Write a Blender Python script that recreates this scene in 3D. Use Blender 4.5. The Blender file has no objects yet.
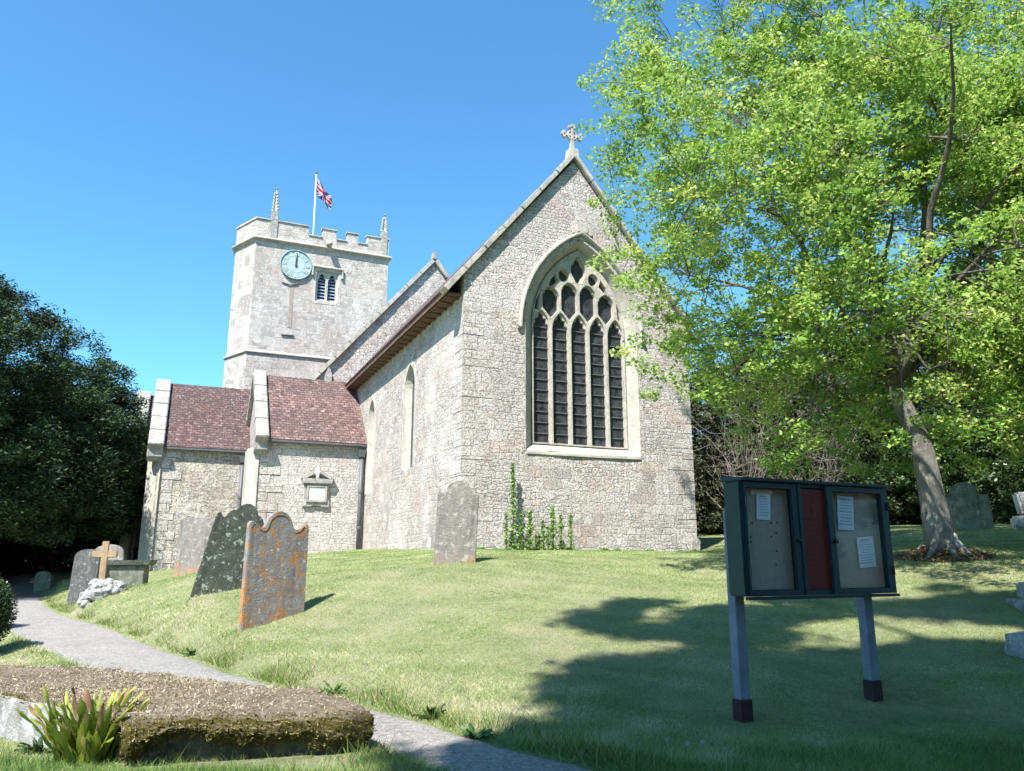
import bpy, bmesh, math, random
import numpy as np
from mathutils import Vector, Matrix, noise
from mathutils.geometry import tessellate_polygon
R = math.radians
random.seed(7); rng = np.random.default_rng(7)
sc = bpy.context.scene
col = sc.collection

# ------------------------------------------------------------------ camera, sky, sun, exposure
F, PITCH = 770.0, math.atan(174.5/770)
cam = bpy.data.cameras.new('camera'); camo = bpy.data.objects.new('camera', cam); col.objects.link(camo)
cam.sensor_width = 36; cam.lens = 36*F/1024; cam.clip_start = .05; cam.clip_end = 6000
camo.location = (0, 0, 0); camo.rotation_euler = (R(90)+PITCH, 0, 0)
sc.camera = camo

SUN_AZ, SUN_EL = R(206), R(54)          # azimuth of the sun measured from +Y towards +X
w = bpy.data.worlds.new('World'); sc.world = w; w.use_nodes = True
wn = w.node_tree; bg = wn.nodes['Background']
sky = wn.nodes.new('ShaderNodeTexSky'); sky.sky_type = 'NISHITA'; sky.sun_disc = False
sky.sun_elevation = SUN_EL; sky.sun_rotation = SUN_AZ
sky.air_density = 1.0; sky.dust_density = 0.2; sky.ozone_density = 1.0; sky.altitude = 50
tint = wn.nodes.new('ShaderNodeMix'); tint.data_type = 'RGBA'; tint.blend_type = 'MULTIPLY'; tint.inputs[0].default_value = 1; tint.inputs[7].default_value = (.45, .86, 1.04, 1)
wn.links.new(sky.outputs[0], tint.inputs[6]); wn.links.new(tint.outputs[2], bg.inputs[0]); bg.inputs[1].default_value = .116
sl = bpy.data.lights.new('sun', 'SUN'); sl.energy = 5.0; sl.angle = R(.8); sl.color = (1, .965, .925)
so = bpy.data.objects.new('sun', sl); col.objects.link(so)
sd = Vector((-math.sin(SUN_AZ)*math.cos(SUN_EL), -math.cos(SUN_AZ)*math.cos(SUN_EL), -math.sin(SUN_EL)))
so.rotation_euler = sd.to_track_quat('-Z', 'Y').to_euler(); so.location = (-20, -30, 50)
sc.view_settings.view_transform = 'Standard'; sc.view_settings.look = 'None'
sc.view_settings.gamma = 1; sc.view_settings.exposure = 1.30

# ------------------------------------------------------------------ helpers
def ray(x, y):
    vy = 385.5-y; c, s = math.cos(PITCH), math.sin(PITCH); f = -vy*s+F*c
    return (x-512)/f, (vy*c+F*s)/f
def at(x, y, Y):
    a, b = ray(x, y); return Vector((a*Y, Y, b*Y))

def tag(o, label=None, cat=None, group=None, kind=None):
    if label: o['label'] = label
    if cat: o['category'] = cat
    if group: o['group'] = group
    if kind: o['kind'] = kind
    return o
def empty(name, loc=(0, 0, 0), rz=0, rx=0, ry=0):
    o = bpy.data.objects.new(name, None); col.objects.link(o); o.empty_display_size = .2
    o.location = loc; o.rotation_euler = (rx, ry, rz); return o

class MB:
    def __init__(s): s.v = []; s.f = []
    def face(s, pts):
        n = len(s.v); s.v += [tuple(p) for p in pts]; s.f.append(tuple(range(n, n+len(pts)))); return s
    def box(s, x0, x1, y0, y1, z0, z1):
        n = len(s.v)
        s.v += [(x0,y0,z0),(x1,y0,z0),(x1,y1,z0),(x0,y1,z0),(x0,y0,z1),(x1,y0,z1),(x1,y1,z1),(x0,y1,z1)]
        for q in ((0,3,2,1),(4,5,6,7),(0,1,5,4),(1,2,6,5),(2,3,7,6),(3,0,4,7)): s.f.append(tuple(n+i for i in q))
        return s
    def prism(s, pts, off, holes=()):
        """outline pts (3D, coplanar), extruded by off, with holes."""
        off = Vector(off); loops = [[Vector(p) for p in pts]]+[[Vector(p) for p in h] for h in holes]
        flat = [p for l in loops for p in l]
        n = len(s.v); m = len(flat)
        s.v += [tuple(p) for p in flat]+[tuple(p+off) for p in flat]
        if holes:
            for t in tessellate_polygon(loops):
                s.f.append(tuple(n+i for i in t)); s.f.append(tuple(n+m+i for i in reversed(t)))
        else:
            s.f.append(tuple(range(n, n+m))); s.f.append(tuple(range(n+2*m-1, n+m-1, -1)))
        k = n
        for l in loops:
            L = len(l)
            for i in range(L):
                j = (i+1) % L; s.f.append((k+i, k+j, k+j+m, k+i+m))
            k += L
        return s
    def skin(s, pts, holes=()):
        loops = [[Vector(p) for p in pts]]+[[Vector(p) for p in h] for h in holes]
        flat = [p for l in loops for p in l]; n = len(s.v)
        s.v += [tuple(p) for p in flat]
        if holes:
            for t in tessellate_polygon(loops): s.f.append(tuple(n+i for i in t))
        else: s.f.append(tuple(range(n, n+len(flat))))
        return s
    def strip(s, a, b, closed=True):
        n = len(s.v); m = len(a); s.v += [tuple(p) for p in a]+[tuple(p) for p in b]
        for i in range(m if closed else m-1):
            j = (i+1) % m; s.f.append((n+i, n+j, n+m+j, n+m+i))
        return s
    def tube(s, pts, rad, n=8, cap=True):
        pts = [Vector(p) for p in pts]
        if not hasattr(rad, '__len__'): rad = [rad]*len(pts)
        k = len(s.v); prev = None
        for i, p in enumerate(pts):
            d = (pts[min(i+1, len(pts)-1)]-pts[max(i-1, 0)]).normalized()
            if prev is None: a = d.orthogonal().normalized()
            else:
                a = prev-d*prev.dot(d)
                a = a.normalized() if a.length > 1e-5 else d.orthogonal().normalized()
            prev = a; b = d.cross(a)
            for q in range(n):
                t = 2*math.pi*q/n; s.v.append(tuple(p+(a*math.cos(t)+b*math.sin(t))*rad[i]))
        for i in range(len(pts)-1):
            for q in range(n):
                r = (q+1) % n; s.f.append((k+i*n+q, k+i*n+r, k+(i+1)*n+r, k+(i+1)*n+q))
        if cap:
            s.f.append(tuple(k+q for q in reversed(range(n)))); s.f.append(tuple(k+(len(pts)-1)*n+q for q in range(n)))
        return s
    def sweep(s, pts2, half, y0, y1, y2, mp, closed=False):
        """moulding along a 2D line: back y2, arris y1, front y0 (y = depth), mp(u,y,z)->3D"""
        P = [Vector(p) for p in pts2]; N = len(P); rings = []
        for i in range(N):
            a = P[(i-1) % N] if (closed or i > 0) else P[i]; b = P[(i+1) % N] if (closed or i < N-1) else P[i]
            d = (b-a).normalized(); n = Vector((-d.y, d.x)); p = P[i]
            rings.append([mp(*( (p+n*h).x, yy, (p+n*h).y)) for h, yy in ((half, y2), (half, y1), (half*.4, y0), (-half*.4, y0), (-half, y1), (-half, y2))])
        k = len(s.v); s.v += [tuple(q) for r_ in rings for q in r_]
        for i in range(N if closed else N-1):
            j = (i+1) % N
            for q in range(5): s.f.append((k+i*6+q, k+i*6+q+1, k+j*6+q+1, k+j*6+q))
        return s
    def build(s, name, mat, parent=None, bevel=0, smooth=False, weld=True, noise_amp=0, sub=0):
        me = bpy.data.meshes.new(name); me.from_pydata(s.v, [], s.f); me.update()
        bm = bmesh.new(); bm.from_mesh(me)
        if weld: bmesh.ops.remove_doubles(bm, verts=bm.verts, dist=1e-4)
        bmesh.ops.recalc_face_normals(bm, faces=bm.faces)
        if sub: 
            bmesh.ops.subdivide_edges(bm, edges=bm.edges, cuts=sub, use_grid_fill=True)
        if bevel:
            bmesh.ops.bevel(bm, geom=[e for e in bm.edges if e.is_manifold and e.calc_face_angle(0) > .5], offset=bevel, segments=2, affect='EDGES')
        if noise_amp:
            for v in bm.verts: v.co += noise.noise_vector(v.co*3.1)*noise_amp
        uvl = bm.loops.layers.uv.new('uv')
        for f in bm.faces:
            n = f.normal
            if abs(n.z) < .95:
                t = Vector((-n.y, n.x, 0)).normalized(); b = n.cross(t)
            else: t, b = Vector((1, 0, 0)), Vector((0, 1, 0))
            for l in f.loops: l[uvl].uv = (l.vert.co.dot(t), l.vert.co.dot(b))
            f.smooth = smooth
        bm.to_mesh(me); bm.free(); me.materials.append(mat)
        o = bpy.data.objects.new(name, me); col.objects.link(o)
        if parent: o.parent = parent
        return o

def arch(u0, u1, zs, rise, n=10):
    """two-centred arch from left springing over the apex to right springing"""
    a = (u1-u0)/2; Rr = (a*a+rise*rise)/(2*a); c = (u0+u1)/2
    th = math.asin(min(1, rise/Rr)); L = []
    for i in range(n+1):
        t = th*i/n; L.append((u0+Rr-Rr*math.cos(t), zs+Rr*math.sin(t)))
    return L+[(2*c-x, z) for x, z in reversed(L[:-1])]
def cusped(u0, u1, zs, rise, cusps=(.2, .8), amt=.34, n=14):
    A = arch(u0, u1, zs, rise, n); c = ((u0+u1)/2, zs+rise*.12); out = []
    for i, (x, z) in enumerate(A):
        t = i/(len(A)-1); k = 1-amt*sum(max(0, 1-abs(t-q)/.1) for q in cusps)
        out.append((c[0]+(x-c[0])*k, c[1]+(z-c[1])*k) if zs < z else (x, z))
    return out

# ---- material helpers
def nd(nt, t, ins=None, **at_):
    n = nt.nodes.new('ShaderNode'+t)
    for k, v in at_.items(): setattr(n, k, v)
    for k, v in (ins or {}).items():
        if isinstance(v, bpy.types.NodeSocket): nt.links.new(v, n.inputs[k])
        else: n.inputs[k].default_value = v
    return n
def c4(c): return (c[0], c[1], c[2], 1)
def ramp(nt, fac, stops, interp='LINEAR'):
    n = nt.nodes.new('ShaderNodeValToRGB'); n.color_ramp.interpolation = interp
    e = n.color_ramp.elements
    while len(e) < len(stops): e.new(.5)
    for i, (p, c) in enumerate(stops): e[i].position = p; e[i].color = c4(c) if len(c) == 3 else c
    nt.links.new(fac, n.inputs[0]); return n.outputs[0]
def mix(nt, fac, a, b, bt='MIX'):
    n = nt.nodes.new('ShaderNodeMix'); n.data_type = 'RGBA'; n.blend_type = bt
    for k, v in ((0, fac), (6, a), (7, b)):
        if isinstance(v, bpy.types.NodeSocket): nt.links.new(v, n.inputs[k])
        else: n.inputs[k].default_value = v if k == 0 else c4(v)
    return n.outputs[2]
def math_(nt, op, a, b=0., clamp=False):
    n = nt.nodes.new('ShaderNodeMath'); n.operation = op; n.use_clamp = clamp
    for k, v in ((0, a), (1, b)):
        if isinstance(v, bpy.types.NodeSocket): nt.links.new(v, n.inputs[k])
        else: n.inputs[k].default_value = v
    return n.outputs[0]
def newmat(name, rough=.85, spec=.3):
    m = bpy.data.materials.new(name); m.use_nodes = True; nt = m.node_tree; b = nt.nodes['Principled BSDF']
    b.inputs['Roughness'].default_value = rough; b.inputs['Specular IOR Level'].default_value = spec
    return m, nt, b
def noi(nt, vec, scale, detail=4, rough=.6, dist=0, out='Fac'):
    n = nd(nt, 'TexNoise', {'Scale': scale, 'Detail': detail, 'Roughness': rough, 'Distortion': dist})
    if vec is not None: nt.links.new(vec, n.inputs['Vector'])
    return n.outputs[out]
def bump(nt, b, h, strength=.5, dist=.02, normal=None):
    n = nd(nt, 'Bump', {'Strength': strength, 'Distance': dist, 'Height': h})
    if normal is not None: nt.links.new(normal, n.inputs['Normal'])
    nt.links.new(n.outputs[0], b.inputs['Normal']); return n.outputs[0]

def masonry(name, sx=4.0, sz=8.0, cols=None, mortar=(.42, .39, .34), warp=.05, bmp=.9, joint=.07, regular=False, rowh=.2, bw=.36, spots=.5, patch=(.33, .30, .26), rand=.85, tone=(.92, .885, .875)):
    m, nt, b = newmat(name, .9, .15)
    tc = nd(nt, 'TexCoord'); uv = tc.outputs['UV']; ob = tc.outputs['Object']
    wn_ = nd(nt, 'TexNoise', {'Vector': uv, 'Scale': 2.3, 'Detail': 3})
    off = nd(nt, 'VectorMath', {0: wn_.outputs['Color'], 1: (.5, .5, .5)}, operation='SUBTRACT')
    off2 = nd(nt, 'VectorMath', {0: off.outputs[0], 1: (warp*4, warp*2, 0)}, operation='MULTIPLY')
    wf = nd(nt, 'TexNoise', {'Vector': uv, 'Scale': 9., 'Detail': 3})
    wf = nd(nt, 'VectorMath', {0: wf.outputs['Color'], 1: (.5, .5, .5)}, operation='SUBTRACT')
    wf = nd(nt, 'VectorMath', {0: wf.outputs[0], 1: (warp*1.6, warp*1.1, 0)}, operation='MULTIPLY')
    off2 = nd(nt, 'VectorMath', {0: off2.outputs[0], 1: wf.outputs[0]}, operation='ADD')
    uvw = nd(nt, 'VectorMath', {0: uv, 1: off2.outputs[0]}, operation='ADD').outputs[0]
    cols = cols or [(0, (.30, .27, .235)), (.2, (.47, .43, .36)), (.4, (.56, .52, .45)), (.6, (.41, .385, .35)), (.78, (.62, .58, .51)), (.9, (.47, .36, .29)), (1, (.36, .34, .32))]
    if regular == 'mixed':
        def bk(rh, bw_, ms):
            q = nd(nt, 'TexBrick', {'Vector': uvw, 'Scale': 1.0, 'Mortar Size': ms, 'Mortar Smooth': .9, 'Brick Width': bw_, 'Row Height': rh, 'Color1': (0, 0, 0, 1), 'Color2': (1, 1, 1, 1), 'Mortar': (.5, .5, .5, 1), 'Bias': 0.0})
            q.offset_frequency = 2; q.offset = .43; q.squash = .6; q.squash_frequency = 3; return q
        b1, b2 = bk(rowh, bw, .016), bk(rowh*1.75, bw*1.5, .018)
        sel = ramp(nt, noi(nt, uv, 1.1, 4, .6), [(.50, (0, 0, 0)), (.54, (1, 1, 1))])
        b3 = bk(rowh*3.1, bw*2.3, .012); o3 = nd(nt, 'VectorMath', {0: uv, 1: (5.3, 2.2, 0)}, operation='ADD').outputs[0]
        sel3 = ramp(nt, noi(nt, o3, .62, 3, .6), [(.50, (0, 0, 0)), (.53, (1, 1, 1))])
        cell = nd(nt, 'SeparateColor', {0: mix(nt, sel3, mix(nt, sel, b1.outputs['Color'], b2.outputs['Color']), b3.outputs['Color'])}) .outputs[0]
        f_ = nd(nt, 'SeparateColor', {0: mix(nt, sel3, mix(nt, sel, b1.outputs['Fac'], b2.outputs['Fac']), b3.outputs['Fac'])}).outputs[0]
        e01 = math_(nt, 'SUBTRACT', 1., math_(nt, 'MULTIPLY', f_, ramp(nt, noi(nt, uv, 4, 3), [(.35, (.25, .25, .25)), (.6, (1, 1, 1))])))
    elif regular:
        br = nd(nt, 'TexBrick', {'Vector': uvw, 'Scale': 1.0, 'Mortar Size': .012, 'Mortar Smooth': .6, 'Brick Width': bw, 'Row Height': rowh, 'Color1': (0, 0, 0, 1), 'Color2': (1, 1, 1, 1), 'Mortar': (.5, .5, .5, 1), 'Bias': 0.0})
        br.offset_frequency = 2; br.squash = .7; br.squash_frequency = 3
        cell = br.outputs['Color']; edge = math_(nt, 'SUBTRACT', 1., br.outputs['Fac']); e01 = edge
    else:
        mp = nd(nt, 'Mapping', {'Vector': uvw, 'Scale': (sx, sz, 1)}).outputs[0]
        v1 = nd(nt, 'TexVoronoi', {'Vector': mp, 'Scale': 1.0, 'Randomness': rand}, voronoi_dimensions='2D')
        v2 = nd(nt, 'TexVoronoi', {'Vector': mp, 'Scale': 1.0, 'Randomness': rand}, voronoi_dimensions='2D', feature='DISTANCE_TO_EDGE')
        cell = nd(nt, 'SeparateColor', {0: v1.outputs['Color']}).outputs[0]
        e01 = nd(nt, 'MapRange', {0: v2.outputs['Distance'], 1: 0.0, 2: joint*1.6, 3: 0, 4: 1}).outputs[0]
    c = ramp(nt, cell, cols)
    fine = noi(nt, ob, 26, 5, .7)
    c = mix(nt, .85, c, ramp(nt, fine, [(.3, (.18, .18, .18)), (.48, (.5, .5, .5)), (.7, (.80, .80, .80))]), 'OVERLAY')
    big = noi(nt, ob, .55, 4, .6)
    c = mix(nt, ramp(nt, big, [(.47, (0, 0, 0)), (.66, (.5, .5, .5))]), c, patch)
    pink = noi(nt, ob, .9, 3, .5)
    c = mix(nt, ramp(nt, pink, [(.54, (0, 0, 0)), (.66, (.34, .34, .34))]), c, (.52, .38, .31))
    c = mix(nt, ramp(nt, noi(nt, nd(nt, 'VectorMath', {0: ob, 1: (9, 4, 3)}, operation='ADD').outputs[0], .38, 5, .7), [(.54, (0, 0, 0)), (.64, (.45, .45, .45))]), c, (.70, .68, .63))
    sp = noi(nt, ob, 7.5, 6, .75)
    c = mix(nt, ramp(nt, sp, [(.57, (0, 0, 0)), (.67, (spots, spots, spots))]), c, (.17, .15, .135))
    pit = noi(nt, ob, 19, 6, .8)
    c = mix(nt, ramp(nt, pit, [(.565, (0, 0, 0)), (.635, (.7, .7, .7))]), c, (.14, .12, .105))
    sp2 = noi(nt, ob, 5.1, 5, .7)
    c = mix(nt, ramp(nt, sp2, [(.54, (0, 0, 0)), (.64, (.6, .6, .6))]), c, (.70, .68, .63))
    jm = noi(nt, ob, 1.7, 3)
    mcol = mix(nt, ramp(nt, jm, [(.48, (0, 0, 0)), (.66, (1, 1, 1))]), mortar, tuple(q*.55 for q in mortar))
    c = mix(nt, e01, mcol, c)
    c = mix(nt, 1., c, tone, 'MULTIPLY')
    nt.links.new(c, b.inputs['Base Color'])
    h = math_(nt, 'ADD', math_(nt, 'MULTIPLY', e01, 1.0), math_(nt, 'MULTIPLY', noi(nt, ob, 14, 6, .7), 1.1))
    h = math_(nt, 'ADD', h, math_(nt, 'MULTIPLY', cell, .5))
    h = math_(nt, 'SUBTRACT', h, math_(nt, 'MULTIPLY', ramp(nt, pit, [(.54, (0, 0, 0)), (.66, (1, 1, 1))]), .9))
    bump(nt, b, h, bmp, .032)
    return m

def plain_stone(name, base=(.52, .48, .41), dark=(.25, .23, .2), sc_=3, spots=(.2, .19, .17), lichen=None, bmp=.5, amt=.6, discs=None, low=None):
    m, nt, b = newmat(name, .88, .2); tc = nd(nt, 'TexCoord'); ob = tc.outputs['Object']
    c = mix(nt, ramp(nt, noi(nt, ob, sc_, 6, .65), [(.38, (0, 0, 0)), (.68, (1, 1, 1))]), base, dark)
    c = mix(nt, ramp(nt, noi(nt, ob, sc_*5, 5, .7), [(.55, (0, 0, 0)), (.68, (amt, amt, amt))]), c, spots)
    if lichen:
        for k, (lc, s_, lo) in enumerate(lichen):
            o_ = nd(nt, 'VectorMath', {0: ob, 1: (k*7.3, 3.1*k, 1.7)}, operation='ADD').outputs[0]
            c = mix(nt, ramp(nt, noi(nt, o_, s_, 7, .72), [(lo, (0, 0, 0)), (lo+.05, (.85, .85, .85))]), c, lc)
    if low:
        z = nd(nt, 'SeparateXYZ', {0: ob}).outputs[2]; k = math_(nt, 'SUBTRACT', math_(nt, 'ADD', noi(nt, ob, 5.5, 7, .8), -.01), math_(nt, 'MULTIPLY', z, low[1]*.35))
        c = mix(nt, ramp(nt, k, [(.48, (0, 0, 0)), (.55, (.85, .85, .85))]), c, low[0])
    # dark run-off streaks
    mp = nd(nt, 'Mapping', {'Vector': ob, 'Scale': (7, 7, .5)}).outputs[0]
    c = mix(nt, ramp(nt, noi(nt, mp, .8, 5, .7), [(.52, (0, 0, 0)), (.70, (.55, .55, .55))]), c, tuple(q*.6 for q in dark))
    if discs:
        v = nd(nt, 'TexVoronoi', {'Vector': nd(nt, 'VectorMath', {0: ob, 1: nd(nt, 'VectorMath', {0: nd(nt, 'TexNoise', {'Vector': ob, 'Scale': 14., 'Detail': 4}).outputs['Color'], 1: (.22, .22, .22)}, operation='MULTIPLY').outputs[0]}, operation='ADD').outputs[0], 'Scale': discs[1]})
        dv = math_(nt, 'ADD', v.outputs['Distance'], math_(nt, 'MULTIPLY', nd(nt, 'SeparateColor', {0: v.outputs['Color']}).outputs[0], .35))
        c = mix(nt, ramp(nt, dv, [(.36, (.9, .9, .9)), (.44, (0, 0, 0))]), c, discs[0])
    nt.links.new(c, b.inputs['Base Color'])
    bump(nt, b, math_(nt, 'ADD', noi(nt, ob, 40, 5, .7), noi(nt, ob, 8, 5, .7)), bmp, .02)
    return m

def simple(name, c, rough=.6, spec=.4, var=.25, vs=12, bmp=0, metallic=0):
    m, nt, b = newmat(name, rough, spec); ob = nd(nt, 'TexCoord').outputs['Object']
    cc = mix(nt, ramp(nt, noi(nt, ob, vs, 5, .65), [(.35, (0, 0, 0)), (.7, (1, 1, 1))]), tuple(q*(1-var) for q in c), tuple(min(1, q*(1+var)) for q in c))
    nt.links.new(cc, b.inputs['Base Color']); b.inputs['Metallic'].default_value = metallic
    if bmp: bump(nt, b, noi(nt, ob, vs*3, 5, .7), bmp, .01)
    return m

def leafmat(name, stops, trans=.35, rough=.5, spec=.3, big=None):
    m, nt, b = newmat(name, rough, spec)
    a = nd(nt, 'Attribute', attribute_name='rnd').outputs['Fac']
    c = ramp(nt, a, stops)
    if big:
        ob = nd(nt, 'TexCoord').outputs['Object']
        c = mix(nt, ramp(nt, noi(nt, ob, big[0], 3, .5), [(.35, (0, 0, 0)), (.65, (.7, .7, .7))]), c, big[1])
    nt.links.new(c, b.inputs['Base Color'])
    if trans:
        t = nd(nt, 'BsdfTranslucent', {'Color': c}); mx = nd(nt, 'MixShader', {0: trans, 1: b.outputs[0], 2: t.outputs[0]})
        nt.links.new(mx.outputs[0], nt.nodes['Material Output'].inputs[0])
    return m

def tiles(name, cols, rowh=.15, bw=.2, lich=.5):
    m, nt, b = newmat(name, .85, .2); tc = nd(nt, 'TexCoord'); uv = tc.outputs['UV']; ob = tc.outputs['Object']
    wn_ = nd(nt, 'TexNoise', {'Vector': uv, 'Scale': 3, 'Detail': 3})
    off = nd(nt, 'VectorMath', {0: wn_.outputs['Color'], 1: (.5, .5, .5)}, operation='SUBTRACT')
    off = nd(nt, 'VectorMath', {0: off.outputs[0], 1: (.05, .05, 0)}, operation='MULTIPLY')
    uvw = nd(nt, 'VectorMath', {0: uv, 1: off.outputs[0]}, operation='ADD').outputs[0]
    br = nd(nt, 'TexBrick', {'Vector': uvw, 'Scale': 1., 'Mortar Size': .016, 'Mortar Smooth': .5, 'Brick Width': bw, 'Row Height': rowh, 'Color1': (0, 0, 0, 1), 'Color2': (1, 1, 1, 1), 'Mortar': (.2, .2, .2, 1)})
    c = ramp(nt, br.outputs['Color'], cols)
    c = mix(nt, math_(nt, 'MULTIPLY', br.outputs['Fac'], .55), c, (.06, .035, .03))
    c = mix(nt, ramp(nt, noi(nt, ob, .8, 4), [(.4, (0, 0, 0)), (.62, (.6, .6, .6))]), c, (.075, .055, .05))
    c = mix(nt, ramp(nt, noi(nt, ob, 9, 6, .75), [(.56, (0, 0, 0)), (.61, (lich, lich, lich))]), c, (.48, .43, .40))
    c = mix(nt, ramp(nt, noi(nt, ob, 5, 6, .75), [(.60, (0, 0, 0)), (.66, (.5, .5, .5))]), c, (.12, .09, .07))
    nt.links.new(c, b.inputs['Base Color'])
    sep = nd(nt, 'SeparateXYZ', {0: uvw}); row = math_(nt, 'DIVIDE', sep.outputs[1], rowh)
    saw = math_(nt, 'SUBTRACT', 1., math_(nt, 'FRACT', row))
    h = math_(nt, 'ADD', saw, math_(nt, 'MULTIPLY', br.outputs['Color'], .5))
    h = math_(nt, 'SUBTRACT', h, br.outputs['Fac'])
    bump(nt, b, h, .9, .02)
    return m

M = {}
M['rubble'] = masonry('rubble_stone', tone=(.90, .87, .865), regular='mixed', rowh=.095, bw=.19, warp=.075, mortar=(.50, .48, .44), spots=.5, bmp=1.0, patch=(.40, .375, .34), cols=[(0, (.34, .31, .28)), (.2, (.52, .49, .44)), (.4, (.60, .58, .53)), (.6, (.46, .44, .41)), (.78, (.66, .64, .59)), (.9, (.54, .43, .37)), (1, (.40, .385, .36))])
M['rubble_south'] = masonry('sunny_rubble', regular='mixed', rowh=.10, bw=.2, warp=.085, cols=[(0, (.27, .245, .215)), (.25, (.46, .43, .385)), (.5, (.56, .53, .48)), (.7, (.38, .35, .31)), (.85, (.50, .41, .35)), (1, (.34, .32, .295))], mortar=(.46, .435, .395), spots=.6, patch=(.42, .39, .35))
M['coursed'] = masonry('coursed_stone', regular='mixed', rowh=.105, bw=.22, warp=.035, cols=[(0, (.44, .42, .38)), (.5, (.50, .48, .44)), (1, (.57, .55, .50))], mortar=(.44, .42, .385), spots=.25, patch=(.40, .37, .32), bmp=.8)
M['coarse'] = masonry('coarse_rubble', regular='mixed', rowh=.15, bw=.34, warp=.13, cols=[(0, (.30, .28, .24)), (.3, (.50, .45, .35)), (.55, (.42, .40, .36)), (.75, (.60, .54, .42)), (1, (.45, .44, .42))], mortar=(.30, .28, .25), joint=.1, bmp=1.0)
M['tower'] = masonry('tower_stone', regular='mixed', rowh=.19, bw=.40, warp=.06, bmp=.8, cols=[(0, (.32, .295, .27)), (.3, (.43, .40, .365)), (.6, (.48, .455, .415)), (1, (.55, .525, .48))], mortar=(.46, .44, .405), spots=.6, patch=(.38, .33, .29))
M['dressed'] = plain_stone('dressed_limestone', (.50, .465, .385), (.35, .33, .285), 3.2, (.24, .225, .20), [((.56, .54, .49), 9, .56)], bmp=1)
M['coping'] = plain_stone('weathered_coping', (.46, .43, .37), (.25, .23, .2), 3.5, (.62, .60, .55))
M['coping_light'] = plain_stone('pale_coping', (.36, .345, .31), (.23, .22, .20), 4, (.13, .125, .12), [((.50, .49, .45), 8, .55)], bmp=1)
M['quoin'] = masonry('quoin_stone', regular=True, rowh=.42, bw=.7, warp=.015, cols=[(0, (.46, .44, .39)), (1, (.58, .55, .5))], mortar=(.42, .4, .36), spots=.4)
M['tile_red'] = tiles('red_clay_tile', [(0, (.075, .042, .042)), (.35, (.185, .112, .092)), (.65, (.135, .084, .072)), (1, (.26, .165, .14))], lich=.38)
M['tile_brown'] = tiles('brown_clay_tile', [(0, (.055, .036, .036)), (.4, (.12, .068, .062)), (.7, (.085, .05, .048)), (1, (.18, .115, .10))], lich=.38)
M['timber'] = simple('dark_timber', (.13, .085, .06), .8, .2, .4, 8, .4)
M['lead'] = simple('grey_iron', (.10, .10, .105), .55, .5, .2)
M['pale_marble'] = simple('pale_marble', (.72, .70, .66), .6, .4, .08)

def glassmat():
    m, nt, b = newmat('leaded_glass', .22, .5); uv = nd(nt, 'TexCoord').outputs['UV']
    br = nd(nt, 'TexBrick', {'Vector': uv, 'Scale': 1., 'Mortar Size': .007, 'Mortar Smooth': .1, 'Brick Width': .13, 'Row Height': .17, 'Color1': (0, 0, 0, 1), 'Color2': (1, 1, 1, 1), 'Mortar': (0, 0, 0, 1)}, offset=0.)
    n = noi(nt, uv, 6, 4, .7)
    c = mix(nt, ramp(nt, n, [(.4, (0, 0, 0)), (.65, (1, 1, 1))]), (.006, .007, .010), (.06, .062, .07))
    c = mix(nt, math_(nt, 'MULTIPLY', br.outputs['Color'], .5), c, (.05, .055, .065))
    c = mix(nt, br.outputs['Fac'], c, (.045, .045, .05))
    nt.links.new(c, b.inputs['Base Color'])
    nt.links.new(math_(nt, 'ADD', math_(nt, 'MULTIPLY', n, .5), .12), b.inputs['Roughness'])
    bump(nt, b, math_(nt, 'ADD', br.outputs['Color'], noi(nt, uv, 9, 2)), .35, .01)
    return m
M['glass'] = glassmat()

# ------------------------------------------------------------------ church frame of reference
CO = Vector((-1.254, 19.0, 0)); CA = R(23.6)
def ch(u, w_, z=0):      # church local -> world
    return Vector((CO.x+u*math.cos(CA)-w_*math.sin(CA), CO.y+u*math.sin(CA)+w_*math.cos(CA), z))

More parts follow.
